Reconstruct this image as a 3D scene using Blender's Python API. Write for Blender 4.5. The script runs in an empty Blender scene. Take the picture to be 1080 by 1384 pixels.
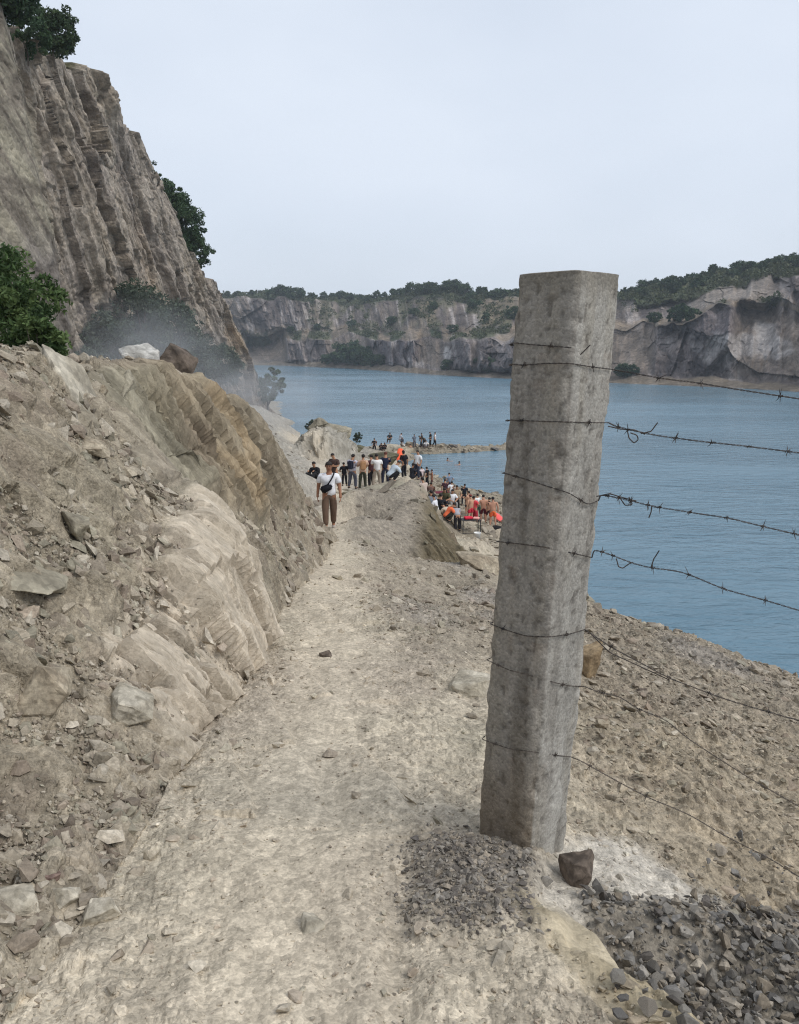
import bpy, bmesh, math, random
import numpy as np
from mathutils import Vector, Matrix

R = math.radians
scene = bpy.context.scene
COL = scene.collection

# ------------------------------------------------------------------ camera
FPX, CX, CY, HORIZON = 1080.0, 540.0, 692.0, 465.0
PITCH = math.atan((CY - HORIZON) / FPX)
CT, ST = math.cos(PITCH), math.sin(PITCH)
cam_d = bpy.data.cameras.new('camera')
cam_d.sensor_fit = 'HORIZONTAL'
cam_d.sensor_width = 36.0
cam_d.lens = 36.0
cam_d.clip_start = 0.05
cam_d.clip_end = 5000
cam = bpy.data.objects.new('camera', cam_d)
COL.objects.link(cam)
cam.location = (0, 0, 0)
cam.rotation_euler = (math.pi / 2 - PITCH, 0, 0)
scene.camera = cam
WATER = -12.5

# ------------------------------------------------------------------ light
SUN_EL, SUN_AZ = R(50), R(118)       # azimuth clockwise from +Y (straight ahead)
world = bpy.data.worlds.new('World')
scene.world = world
world.use_nodes = True
nt = world.node_tree
nt.nodes.clear()
w_out = nt.nodes.new('ShaderNodeOutputWorld')
w_bg = nt.nodes.new('ShaderNodeBackground')
w_sky = nt.nodes.new('ShaderNodeTexSky')
w_sky.sky_type = 'NISHITA'
w_sky.sun_disc = False
w_sky.sun_elevation = SUN_EL
w_sky.sun_rotation = SUN_AZ
w_sky.air_density = 1.0
w_sky.dust_density = 4.0
w_sky.ozone_density = 2.0
# thin even overcast over the clear sky
w_mix = nt.nodes.new('ShaderNodeMix')
w_mix.data_type = 'RGBA'
w_tc = nt.nodes.new('ShaderNodeTexCoord')
w_map = nt.nodes.new('ShaderNodeMapping')
w_map.inputs['Scale'].default_value = (1.0, 1.0, 2.2)
w_n = nt.nodes.new('ShaderNodeTexNoise')
w_n.inputs['Scale'].default_value = 1.6
w_n.inputs['Detail'].default_value = 4
w_n.inputs['Roughness'].default_value = 0.5
w_mr = nt.nodes.new('ShaderNodeMapRange')
w_mr.inputs['From Min'].default_value = 0.3
w_mr.inputs['From Max'].default_value = 0.7
w_mr.inputs['To Min'].default_value = 0.70
w_mr.inputs['To Max'].default_value = 0.97
nt.links.new(w_tc.outputs['Generated'], w_map.inputs['Vector'])
nt.links.new(w_map.outputs['Vector'], w_n.inputs['Vector'])
nt.links.new(w_n.outputs['Fac'], w_mr.inputs['Value'])
nt.links.new(w_mr.outputs['Result'], w_mix.inputs['Factor'])
nt.links.new(w_sky.outputs['Color'], w_mix.inputs['A'])
w_mix.inputs['B'].default_value = (5.35, 5.85, 6.62, 1)
nt.links.new(w_mix.outputs['Result'], w_bg.inputs['Color'])
w_bg.inputs['Strength'].default_value = 0.10
nt.links.new(w_bg.outputs['Background'], w_out.inputs['Surface'])

sun_d = bpy.data.lights.new('sun', 'SUN')
sun_d.energy = 1.25
sun_d.angle = R(32)
sun_d.color = (1.0, 0.97, 0.92)
sun = bpy.data.objects.new('sun', sun_d)
COL.objects.link(sun)
sdir = Vector((math.sin(SUN_AZ) * math.cos(SUN_EL), math.cos(SUN_AZ) * math.cos(SUN_EL), math.sin(SUN_EL)))
sun.rotation_euler = (-sdir).to_track_quat('-Z', 'Y').to_euler()
sun.location = sdir * 60

scene.view_settings.view_transform = 'Standard'
scene.view_settings.look = 'None'
scene.view_settings.exposure = 0.56
scene.view_settings.gamma = 1.0
scene.view_settings.use_curve_mapping = False
scene.cycles.max_bounces = 6
scene.cycles.volume_bounces = 1
scene.cycles.volume_step_rate = 1.0
scene.cycles.use_denoising = True
scene.cycles.denoising_prefilter = 'NONE'
scene.cycles.denoising_input_passes = 'RGB_ALBEDO_NORMAL'
scene.cycles.filter_width = 1.15

# ------------------------------------------------------------------ helpers
def ray(px, py):
    v = (CY - py) / FPX
    h = (px - CX) / FPX
    return h, CT + v * ST, -ST + v * CT

def at(px, py, Y):
    """world point at forward distance Y on the sight line of a photo point"""
    h, dy, dz = ray(px, py)
    k = Y / dy
    return (h * k, Y, dz * k)

def on_z(px, py, z):
    h, dy, dz = ray(px, py)
    k = z / dz
    return (h * k, dy * k, z)

def lin(r, g, b):
    def f(c):
        c /= 255.0
        return c / 12.92 if c <= 0.04045 else ((c + 0.055) / 1.055) ** 2.4
    return np.array([f(r), f(g), f(b)])

def tag(o, label=None, cat=None, group=None, kind=None):
    if label: o['label'] = label
    if cat: o['category'] = cat
    if group: o['group'] = group
    if kind: o['kind'] = kind
    return o

# ---- vectorised noise
def _hash(ix, iy, iz, seed):
    h = (ix.astype(np.uint32) * np.uint32(374761393) + iy.astype(np.uint32) * np.uint32(668265263)
         + iz.astype(np.uint32) * np.uint32(2147483647) + np.uint32((seed * 974634777) & 0xffffffff))
    h = (h ^ (h >> np.uint32(13))) * np.uint32(1274126177)
    h = (h ^ (h >> np.uint32(16))) * np.uint32(2246822519)
    h = h ^ (h >> np.uint32(15))
    return h.astype(np.float32) / np.float32(4294967295.0)

def vnoise(x, y, z, seed=0):
    x = np.asarray(x, np.float32); y = np.asarray(y, np.float32); z = np.asarray(z, np.float32)
    x, y, z = np.broadcast_arrays(x, y, z)
    fx, fy, fz = np.floor(x), np.floor(y), np.floor(z)
    ix, iy, iz = fx.astype(np.int32), fy.astype(np.int32), fz.astype(np.int32)
    tx, ty, tz = x - fx, y - fy, z - fz
    tx = tx * tx * (3 - 2 * tx); ty = ty * ty * (3 - 2 * ty); tz = tz * tz * (3 - 2 * tz)
    def c(a, b, d): return _hash(ix + a, iy + b, iz + d, seed)
    x00 = c(0,0,0) * (1-tx) + c(1,0,0) * tx
    x10 = c(0,1,0) * (1-tx) + c(1,1,0) * tx
    x01 = c(0,0,1) * (1-tx) + c(1,0,1) * tx
    x11 = c(0,1,1) * (1-tx) + c(1,1,1) * tx
    return (x00 * (1-ty) + x10 * ty) * (1-tz) + (x01 * (1-ty) + x11 * ty) * tz   # 0..1

def fbm(x, y, z, octv=4, seed=0, gain=0.5, ridged=False):
    s = 0; a = 1.0; t = 0; f = 1.0
    for o in range(octv):
        n = vnoise(x * f + 17.3 * o, y * f - 9.1 * o, z * f + 5.7 * o, seed + o) * 2 - 1
        if ridged: n = 1 - 2 * np.abs(n)
        s = s + a * n; t += a; a *= gain; f *= 2.03
    return s / t                                                             # -1..1

def cells(x, y, seed=0, jitter=0.9):
    """2-D cellular noise: distance to nearest point, distance gap, random value of the cell"""
    x = np.asarray(x, np.float32); y = np.asarray(y, np.float32)
    fx, fy = np.floor(x), np.floor(y)
    ix, iy = fx.astype(np.int32), fy.astype(np.int32)
    d1 = np.full(x.shape, 9.0, np.float32); d2 = d1.copy(); idr = np.zeros(x.shape, np.float32)
    z0 = np.zeros_like(ix)
    for a in (-1, 0, 1):
        for b in (-1, 0, 1):
            cx, cy = ix + a, iy + b
            px = cx + 0.5 + (_hash(cx, cy, z0, seed) - 0.5) * jitter
            py = cy + 0.5 + (_hash(cx, cy, z0 + 1, seed) - 0.5) * jitter
            d = np.sqrt((px - x) ** 2 + (py - y) ** 2)
            r = _hash(cx, cy, z0 + 2, seed)
            near = d < d1
            d2 = np.where(near, d1, np.minimum(d2, d))
            idr = np.where(near, r, idr)
            d1 = np.where(near, d, d1)
    return d1, d2 - d1, idr

def sstep(a, b, x):
    t = np.clip((x - a) / (b - a), 0, 1)
    return t * t * (3 - 2 * t)

# ---- meshes
def mesh_np(name, V, F, mat=None, smooth=True, colors=None, parent=None, aux=None):
    """V (n,3), F (m,3) or (m,4) or a list of such arrays"""
    me = bpy.data.meshes.new(name)
    Fs = F if isinstance(F, list) else [F]
    V = np.asarray(V, np.float32)
    loops = np.concatenate([f.reshape(-1) for f in Fs]).astype(np.int32)
    tot = np.concatenate([np.full(len(f), f.shape[1], np.int32) for f in Fs])
    st = np.concatenate([[0], np.cumsum(tot)[:-1]]).astype(np.int32)
    me.vertices.add(len(V)); me.vertices.foreach_set('co', V.ravel())
    me.loops.add(len(loops)); me.loops.foreach_set('vertex_index', loops)
    me.polygons.add(len(tot)); me.polygons.foreach_set('loop_start', st)
    me.polygons.foreach_set('use_smooth', np.full(len(tot), smooth, bool))
    if colors is not None:
        ca = me.color_attributes.new('Col', 'FLOAT_COLOR', 'POINT')
        c4 = np.ones((len(V), 4), np.float32); c4[:, :3] = colors
        ca.data.foreach_set('color', c4.ravel())
    if aux is not None:
        ca = me.color_attributes.new('Bed', 'FLOAT_COLOR', 'POINT')
        c4 = np.ones((len(V), 4), np.float32); c4[:, :3] = aux
        ca.data.foreach_set('color', c4.ravel())
    me.update(calc_edges=True)
    me.validate()
    if mat: me.materials.append(mat)
    o = bpy.data.objects.new(name, me)
    COL.objects.link(o)
    if parent: o.parent = parent
    return o

def grid_faces(nr, nc):
    i = np.arange(nr * nc).reshape(nr, nc)
    return np.stack([i[:-1, :-1], i[:-1, 1:], i[1:, 1:], i[1:, :-1]], -1).reshape(-1, 4)

# ---- materials
def new_mat(name):
    m = bpy.data.materials.new(name); m.use_nodes = True
    n = m.node_tree; b = n.nodes['Principled BSDF']
    return m, n, b

def N(n, kind, **inp):
    nd = n.nodes.new(kind)
    for k, v in inp.items():
        if hasattr(nd, k): setattr(nd, k, v)
        else: nd.inputs[k.replace('_', ' ')].default_value = v
    return nd

def noise(n, vec, scale, detail=4, rough=0.55, dist=0.0):
    nd = n.nodes.new('ShaderNodeTexNoise')
    nd.inputs['Scale'].default_value = scale; nd.inputs['Detail'].default_value = detail
    nd.inputs['Roughness'].default_value = rough; nd.inputs['Distortion'].default_value = dist
    n.links.new(vec, nd.inputs['Vector'])
    return nd.outputs['Fac']

def maprange(n, val, a, b, c, d):
    nd = n.nodes.new('ShaderNodeMapRange')
    for k, v in zip(('From Min', 'From Max', 'To Min', 'To Max'), (a, b, c, d)): nd.inputs[k].default_value = v
    n.links.new(val, nd.inputs['Value'])
    return nd.outputs['Result']

def math_(n, op, a, b=None):
    nd = n.nodes.new('ShaderNodeMath'); nd.operation = op
    for i, v in enumerate((a, b)):
        if v is None: continue
        if isinstance(v, (int, float)): nd.inputs[i].default_value = v
        else: n.links.new(v, nd.inputs[i])
    return nd.outputs[0]

def mixc(n, fac, a, b, mode='MIX'):
    nd = n.nodes.new('ShaderNodeMix'); nd.data_type = 'RGBA'; nd.blend_type = mode
    for k, v in (('Factor', fac), ('A', a), ('B', b)):
        s = nd.inputs[k]
        if isinstance(v, (int, float)): s.default_value = v
        elif isinstance(v, (tuple, list, np.ndarray)): s.default_value = tuple(v)[:3] + (1,)
        else: n.links.new(v, s)
    return nd.outputs['Result']

def objco(n, scale=(1, 1, 1), rot=(0, 0, 0)):
    tc = n.nodes.new('ShaderNodeTexCoord'); mp = n.nodes.new('ShaderNodeMapping')
    mp.inputs['Scale'].default_value = scale; mp.inputs['Rotation'].default_value = rot
    n.links.new(tc.outputs['Object'], mp.inputs['Vector'])
    return mp.outputs['Vector']

def bump(n, b, height, strength, dist):
    bp = n.nodes.new('ShaderNodeBump')
    bp.inputs['Strength'].default_value = strength; bp.inputs['Distance'].default_value = dist
    n.links.new(height, bp.inputs['Height']); n.links.new(bp.outputs['Normal'], b.inputs['Normal'])

def ground_shader(name):
    """stony soil: pebble grain on rubble, streaky bedding where rock shows; vertex data say which is where"""
    m, n, b = new_mat(name)
    c_ = n.nodes.new('ShaderNodeVertexColor'); c_.layer_name = 'Col'
    a_ = n.nodes.new('ShaderNodeVertexColor'); a_.layer_name = 'Bed'
    sp = n.nodes.new('ShaderNodeSeparateColor'); n.links.new(a_.outputs['Color'], sp.inputs[0])
    bed, u = sp.outputs[0], sp.outputs[1]
    v = objco(n)
    xyz = n.nodes.new('ShaderNodeSeparateXYZ'); n.links.new(v, xyz.inputs[0])
    cb = n.nodes.new('ShaderNodeCombineXYZ')
    n.links.new(math_(n, 'MULTIPLY', u, 9.0), cb.inputs[0]); n.links.new(math_(n, 'MULTIPLY', xyz.outputs[2], 1.6), cb.inputs[1]); n.links.new(math_(n, 'MULTIPLY', xyz.outputs[0], 2.0), cb.inputs[2])
    st1 = noise(n, cb.outputs[0], 1.0, 6, .68); st2 = noise(n, cb.outputs[0], 5.0, 4, .6)
    def vor(scale, rnd=1.0):
        vo = n.nodes.new('ShaderNodeTexVoronoi'); vo.inputs['Scale'].default_value = scale; vo.inputs['Randomness'].default_value = rnd
        n.links.new(v, vo.inputs['Vector'])
        sc = n.nodes.new('ShaderNodeSeparateColor'); n.links.new(vo.outputs['Color'], sc.inputs[0])
        h = math_(n, 'MULTIPLY', math_(n, 'SUBTRACT', 1.0, math_(n, 'MULTIPLY', vo.outputs['Distance'], 1.3)), maprange(n, sc.outputs[0], .25, 1, 0, 1))
        return h, sc.outputs[1]
    h1, k1 = vor(26); h2, k2 = vor(62); h3, k3 = vor(150)
    f1 = noise(n, v, 5.5, 6, .66); f2 = noise(n, v, 46, 5, .7)
    peb = math_(n, 'ADD', math_(n, 'ADD', math_(n, 'MULTIPLY', h1, .9), math_(n, 'MULTIPLY', h2, .55)), math_(n, 'MULTIPLY', h3, .25))
    peb = math_(n, 'ADD', peb, math_(n, 'MULTIPLY', f1, .8))
    bedh = math_(n, 'ADD', math_(n, 'MULTIPLY', st1, 2.4), math_(n, 'MULTIPLY', st2, .7))
    mx = n.nodes.new('ShaderNodeMix'); n.links.new(bed, mx.inputs[0]); n.links.new(peb, mx.inputs[2]); n.links.new(bedh, mx.inputs[3])
    pth = sp.outputs[2]
    bump(n, b, math_(n, 'MULTIPLY', mx.outputs[0], maprange(n, pth, 0, 1, 1, .38)), 1.0, .012)
    kp = math_(n, 'MULTIPLY', math_(n, 'MULTIPLY', maprange(n, k1, 0, 1, .86, 1.13), maprange(n, k2, 0, 1, .84, 1.15)), maprange(n, k3, 0, 1, .86, 1.13))
    kp = math_(n, 'MULTIPLY', kp, math_(n, 'MULTIPLY', maprange(n, f1, .3, .7, .90, 1.09), maprange(n, f2, .3, .7, .88, 1.11)))
    kb = math_(n, 'MULTIPLY', math_(n, 'MULTIPLY', maprange(n, st1, .3, .7, .72, 1.2), maprange(n, st2, .3, .7, .86, 1.12)), maprange(n, f2, .3, .7, .88, 1.1))
    mk = n.nodes.new('ShaderNodeMix'); n.links.new(bed, mk.inputs[0]); n.links.new(kp, mk.inputs[2]); n.links.new(kb, mk.inputs[3])
    cc = n.nodes.new('ShaderNodeCombineColor')
    for i in range(3): n.links.new(mk.outputs[0], cc.inputs[i])
    n.links.new(mixc(n, 1.0, c_.outputs['Color'], cc.outputs[0], 'MULTIPLY'), b.inputs['Base Color'])
    b.inputs['Roughness'].default_value = .95; b.inputs['Specular IOR Level'].default_value = .12
    return m

def rock_mat(name, scales, contrast=(0.7, 1.3), bump_d=0.02, aniso=(1, 1, 1), rot=(0, 0, 0), rough=0.92, bump_s=0.8):
    """vertex colour of the stone, broken up by fine procedural grain"""
    m, n, b = new_mat(name)
    at_ = n.nodes.new('ShaderNodeVertexColor'); at_.layer_name = 'Col'
    v = objco(n, aniso, rot)
    f1 = noise(n, v, scales[0], 6, 0.65)
    f2 = noise(n, v, scales[1], 5, 0.7)
    vo = n.nodes.new('ShaderNodeTexVoronoi'); vo.inputs['Scale'].default_value = scales[1]
    n.links.new(v, vo.inputs['Vector'])
    cellv = n.nodes.new('ShaderNodeSeparateColor'); n.links.new(vo.outputs['Color'], cellv.inputs[0])
    k1 = maprange(n, f1, 0.3, 0.7, contrast[0], contrast[1])
    k2 = maprange(n, f2, 0.3, 0.7, contrast[0], contrast[1])
    k3 = maprange(n, cellv.outputs[0], 0, 1, 0.82, 1.16)
    k = math_(n, 'MULTIPLY', math_(n, 'MULTIPLY', k1, k2), k3)
    cc = n.nodes.new('ShaderNodeCombineColor')
    for i in range(3): n.links.new(k, cc.inputs[i])
    col = mixc(n, 1.0, at_.outputs['Color'], cc.outputs[0], 'MULTIPLY')
    n.links.new(col, b.inputs['Base Color'])
    b.inputs['Roughness'].default_value = rough
    b.inputs['Specular IOR Level'].default_value = 0.15
    h = math_(n, 'ADD', math_(n, 'MULTIPLY', f1, 0.9), math_(n, 'ADD', math_(n, 'MULTIPLY', f2, 0.45), math_(n, 'MULTIPLY', vo.outputs['Distance'], -0.35)))
    bump(n, b, h, bump_s, bump_d)
    return m
# ================================================================== terrain
ALB = 0.92          # photo tone -> stone albedo
zpY = [-3, 0, 1.6, 3.6, 9, 14, 20, 28, 39, 60, 75, 88, 100]
zpZ = [-1.3, -1.45, -1.57, -1.92, -2.87, -3.8, -4.9, -6.05, -7.3, -8.8, -9.3, -10.4, -12.2]
xpX = [-.1, -.15, -.25, -.4, -.85, -1.25, -1.75, -2.2, -2.9, -6, -9.7, -12, -13]
def zpath(Y): return np.interp(Y, zpY, zpZ)
def xpath(Y): return np.interp(Y, zpY, xpX)

ctrl = []
for Y in (-3, -1, .6, 1.6, 2.6, 3.6, 5, 7, 9, 12, 15, 18, 20, 24, 28, 33, 39, 48, 60, 70, 78):
    for o in (-.8, 0, .55): ctrl.append((float(xpath(Y)) + o * (1 + Y / 60), Y, float(zpath(Y))))
# slope on the right, down to its shoulder above the water
for Y, xs in ((0, (1.2, 2.5, 5, 8)), (2, (1.2, 2.2, 4, 7)), (4, (1.4, 2.4, 4, 6.5)), (6, (1.2, 2.6, 4.2, 6.2)), (8, (1, 2.5, 4, 5.2)), (10, (.8, 2, 3.2, 4.4)), (11.4, (.6, 1.6, 2.6, 3.4))):
    for x in xs: ctrl.append((x, Y, -1.29 - .175 * Y - .25 * (x - .3) - (.075 * max(Y - 7.6, 0) if x < 2.5 else 0)))
ctrl += [(.15, 12.2, -3.66), (.7, 13.2, -4.15)]
crest = [(2.95, 11.9), (3.7, 11.5), (4.4, 10.8), (4.9, 9), (6.6, 7), (9, 4), (10.5, 0)]
for x, Y in crest:
    z = -1.29 - .175 * Y - .25 * (x - .3)
    d = np.array([x, Y - 2.0]); d = d / np.hypot(*d)
    ctrl.append((x, Y, z))
    for k, dz in ((1.2, .8), (3, 2.6), (7, 6.5), (13, 10.5)):
        ctrl.append((x + d[0] * k, Y + d[1] * k, max(z - dz, -16)))
for p in [(585, 800, 14.0), (560, 830, 10), (620, 800, 13.2), (655, 790, 14), (672, 775, 16.5), (650, 768, 20), (668, 755, 25), (655, 742, 32), (668, 735, 36)]:
    ctrl.append(at(*p))
ctrl += [(5.5, 18, -8.2), (6, 24, -10), (7, 32, -11.2), (8.5, 42, -12.2), (9.5, 52, -12.3)]
# gravel mound by the bathing place: foot, brow, flank
for p in [(468, 722, 20.3), (500, 748, 19.6), (540, 774, 18.9), (580, 790, 18.4), (622, 793, 18.2),
          (490, 700, 22.0), (530, 715, 21.5), (570, 730, 21), (600, 745, 20.2),
          (478, 670, 25.0), (505, 663, 26), (540, 658, 27), (562, 657, 27.5), (580, 690, 24.5), (602, 733, 21.6), (613, 765, 19.6)]:
    ctrl.append(at(*p))
for p in [(480, 664, 36), (520, 657, 36), (555, 652, 36), (495, 658, 42), (540, 650, 42)]:
    ctrl.append(at(*p))
# flank behind the brow and beach
ctrl += [(1.6, 27, -6.6), (2.2, 24.5, -7.0), (2.4, 21.5, -6.9), (1.9, 19.2, -6.1), (2.2, 30, -8.2), (2.0, 36, -9.0), (3.2, 30, -9.0)]
for p in [(590, 692, 50), (620, 700, 47), (650, 716, 43), (672, 716, 45), (600, 675, 57), (640, 690, 53), (580, 655, 66), (620, 672, 60), (655, 680, 60)]:
    ctrl.append(at(*p))
for p in [(568, 640), (600, 655), (640, 666), (676, 672), (546, 630), (545, 618)]:
    ctrl.append(on_z(*p, WATER + .02))
ctrl += [(.3, 48, -9.2), (-.5, 58, -9.8), (-1.5, 70, -10.8), (-3, 80, -11.4), (1, 60, -11)]
# spit
for x, Y in ((-3, 94), (0, 94.5), (4, 95), (8, 96), (12, 97), (14.5, 97.5)): ctrl.append((x, Y, WATER + (.35 if x < 3 else .2)))
for x, Y in ((0, 90.5), (4, 92), (8, 93.2), (14, 95.6), (-4, 98.5), (0, 99.5), (6, 99.8), (14, 99)): ctrl.append((x, Y, WATER - .25))
for x, Y in ((19, 98), (4, 86), (10, 84), (14, 90), (2, 106), (12, 106), (20, 60), (26, 80), (-8, 112), (-8, 125), (-2, 140), (20, 140), (16, 45), (14, 72), (30, 20), (30, 45), (22, 8), (20, 0)):
    ctrl.append((x, Y, -15.5))
ctrl += [(7, 80, -14), (12, 62, -14.2), (13, 50, -14.5), (13, 36, -14.5), (16, 105, -15)]
# quarry floor on the left, up to the cliff foot
ctrl += [(-3.5, 0, -1.2), (-8, 0, -1.0), (-4, 5, -2.0), (-10, 6, -1.6), (-6, 12, -2.6), (-15, 12, -2.4), (-5, 20, -4.3), (-12, 20, -3.8), (-20, 22, -3.6),
         (-4.6, 27, -5.3), (-7, 40, -6.0), (-14, 40, -5.2), (-21, 40, -4), (-8, 52, -7), (-9, 60, -7.6), (-16, 60, -6), (-24, 60, -4.4), (-12, 72, -7.9), (-16, 80, -6.8), (-25, 80, -4.6),
         (-14, 92, -9.6), (-18, 95, -7.4), (-24, 100, -6.6), (-16, 108, -11.2), (-19, 112, -9.0), (-23, 116, -8.6), (-18, 124, -12.3), (-21, 128, -10.6), (-20, 138, -12.6), (-26, 138, -11), (-30, 60, -4), (-30, 100, -6), (-30, 20, -3)]
for p in [(395, 640, 34), (410, 612, 62), (385, 600, 78), (410, 599, 84)]: ctrl.append(at(*p))
# rocky knoll at the end of the path
ctrl += [(-9.3, 88.5, -12.3), (-6.5, 90, -12.4)]
ctrl = np.array(ctrl, np.float64)

def warp(x, Y):
    return x / (Y + 4.2) * 2.4, np.log(Y + 4.2) * 2.0
cu, cw = warp(ctrl[:, 0], ctrl[:, 1])
zmean0 = lambda Y: zpath(Y)
c2 = 0.03 ** 2
D = np.sqrt((cu[:, None] - cu[None]) ** 2 + (cw[:, None] - cw[None]) ** 2 + c2)
wts = np.linalg.solve(D + np.eye(len(cu)) * 0.004, ctrl[:, 2] - zmean0(ctrl[:, 1]))

def base_height(x, Y):
    u, w = warp(x, Y)
    out = np.zeros(x.shape, np.float64)
    for a, b, c in zip(cu, cw, wts):
        out += c * np.sqrt((u - a) ** 2 + (w - b) ** 2 + c2)
    return out + zmean0(Y)

# rubble bank left of the path
bkY = [-4, 0, 1.5, 2.8, 4, 5.5, 7, 9, 12, 14, 16, 18, 19.8]
bkB = [-.7, -.8, -.92, -.90, -1.0, -1.08, -1.15, -1.25, -1.35, -1.4, -1.4, -1.45, -1.6]
bkC = [-2.5, -2.5, -2.45, -2.4, -2.4, -2.45, -2.5, -2.42, -2.45, -2.5, -2.5, -2.37, -2.1]
bkZ = [.15, .08, .0, -.04, -.07, -.11, -.2, -.42, -.87, -1.46, -2.26, -3.4, -4.9]
pT = np.array([0, .15, .3, .5, .7, .85, 1.0])
pH = np.array([[0, .02, .06, .18, .42, .72, 1], [0, .02, .06, .18, .42, .72, 1], [0, .03, .08, .2, .43, .72, 1], [0, .08, .17, .32, .55, .8, 1],
               [0, .20, .30, .45, .66, .85, 1], [0, .40, .50, .60, .74, .88, 1], [0, .24, .40, .5, .62, .82, 1], [0, .14, .26, .45, .76, .92, 1],
               [0, .12, .26, .5, .8, .93, 1], [0, .15, .3, .52, .75, .9, 1], [0, .15, .3, .52, .75, .9, 1], [0, .15, .3, .52, .75, .9, 1], [0, .15, .3, .52, .75, .9, 1]])
def bank(x, Y, base):
    Yw = Y + .25 * fbm(x * .8, Y * .8, 0, 2, 71)
    xb = np.interp(Yw, bkY, bkB) + .10 * fbm(Y * 1.1, 0 * Y, 0, 3, 72); xc = np.interp(Yw, bkY, bkC); zc = np.interp(Y, bkY, bkZ) + .05 * fbm(Y * 1.7, x * .5, 3, 3, 73)
    t = (xb - x) / (xb - xc)
    iy = np.clip(np.searchsorted(bkY, Yw) - 1, 0, len(bkY) - 2)
    fy = np.clip((Yw - np.array(bkY)[iy]) / (np.array(bkY)[iy + 1] - np.array(bkY)[iy]), 0, 1)
    tt = np.clip(t, 0, 1)
    h = np.zeros(x.shape)
    for k in range(len(pT) - 1):
        m = (tt >= pT[k]) & (tt <= pT[k + 1])
        f = (tt - pT[k]) / (pT[k + 1] - pT[k])
        a = pH[iy, k] * (1 - fy) + pH[iy + 1, k] * fy
        b = pH[iy, k + 1] * (1 - fy) + pH[iy + 1, k + 1] * fy
        h = np.where(m, a + (b - a) * f, h)
    zb = zpath(Y)
    top = zb + (zc - zb) * h
    over = np.maximum(xc - x, 0)
    top = top - .06 * np.minimum(over, 3) - .45 * np.maximum(over - 3, 0)
    fade = sstep(19.6, 20.6, Y)
    top = np.where((t < 0) | (Y > 20.5), -99, top - fade * 6)
    return np.maximum(base, top), np.where(top > base, t, -1)

# sampling lattice fanned out from behind the camera
APY = -3.2
dist = [1.4]
while dist[-1] < 185: dist.append(dist[-1] + max(.011, .0038 * abs(dist[-1] - 3.2)))
rr = np.array(dist)
ph = np.concatenate([np.linspace(-75, -33, 60, endpoint=False), np.linspace(-33, 33, 720, endpoint=False), np.linspace(33, 75, 60)])
PH, RR = np.meshgrid(np.radians(ph), rr)
GX = RR * np.sin(PH); GY = APY + RR * np.cos(PH)
GY = np.maximum(GY, -3.15)
base = base_height(GX, GY)
GZ, BT = bank(GX, GY, base)
# knoll of pale rock where the path ends
kx, ky = GX + 6.0, GY - 68
kn = np.clip(1 - np.sqrt((kx / 3.0) ** 2 + (ky / 8) ** 2), 0, 1)
GZ = GZ + 1.75 * sstep(0, .45, kn) * (0.8 + .3 * fbm(GX * .5, GY * .3, 0, 3, 5))
isb = BT >= 0

def grid_normals(X, Y, Z):
    P = np.stack([X, Y, Z], -1)
    du = np.gradient(P, axis=1); dv = np.gradient(P, axis=0)
    n = np.cross(du, dv)
    n /= np.linalg.norm(n, axis=-1, keepdims=True) + 1e-12
    return np.where(n[..., 2:3] < 0, -n, n)
Nn = grid_normals(GX, GY, GZ)
steep = 1 - Nn[..., 2]
# distance scale so far stones are not smaller than the lattice
near = sstep(30, 8, GY)
tB = np.clip(BT, 0, 1)
# masks
slab = isb * sstep(3.0, 3.7, GY + .5 * fbm(GX * 2, GY * 2, GZ * 2, 3, 37)) * sstep(6.9, 6.1, GY) * sstep(.37, .30, BT + .16 * fbm(GX * 3, GY * 1.5, 0, 3, 31))
orange = isb * sstep(6.6, 7.4, GY) * sstep(12.5, 10.5, GY) * sstep(.34, .46, BT) * sstep(1.02, .97, BT)
orange2 = isb * sstep(10, 12, GY) * sstep(.3, .5, BT)
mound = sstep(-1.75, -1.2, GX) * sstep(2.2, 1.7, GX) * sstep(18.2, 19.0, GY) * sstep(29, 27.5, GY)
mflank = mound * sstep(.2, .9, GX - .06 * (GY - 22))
knoll = sstep(.02, .2, kn)
pathm = np.exp(-((GX - xpath(GY) + .10 * fbm(GY * .7, 0 * GY, 0, 2, 49)) / (.36 + .008 * GY)) ** 2) * (~isb)
sidem = sstep(.35, .9, GX - xpath(GY)) * sstep(4, 7, GY) * sstep(22, 18, GY)
spill = np.exp(-(((GX - .80) / .32) ** 2 + ((GY - 2.36) / .52) ** 2)) + .9 * np.exp(-(((GX - .62) / .22) ** 2 + ((GY - 2.02) / .20) ** 2))
spill = sstep(.32, .62, spill + .25 * fbm(GX * 6, GY * 6, 0, 4, 41)) * sstep(0.25, .5, GX + .1 * fbm(GX * 9, GY * 9, 1, 2, 4))
gpad = sstep(.22, .75, np.exp(-(((GX - .27 + .12 * (GY - 2.3)) / .34) ** 2 + ((GY - 2.26) / .36) ** 2)) + .30 * fbm(GX * 4, GY * 4, 0, 4, 42)) * (1 - spill)
gheap = sstep(.35, .75, sstep(-.02, .16, GX - (.50 + (2.06 - GY) * .40)) * sstep(2.75, 1.95, GY - .28 * (GX - 1)) + .3 * fbm(GX * 3, GY * 3, 0, 4, 43)) * (~isb) * sstep(.45, .55, GX + (GY - 2.06) * .4)
rightm = sstep(.2, 1.4, GX - .02 * GY) * sstep(16, 12, GY) * (1 - gheap)

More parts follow.
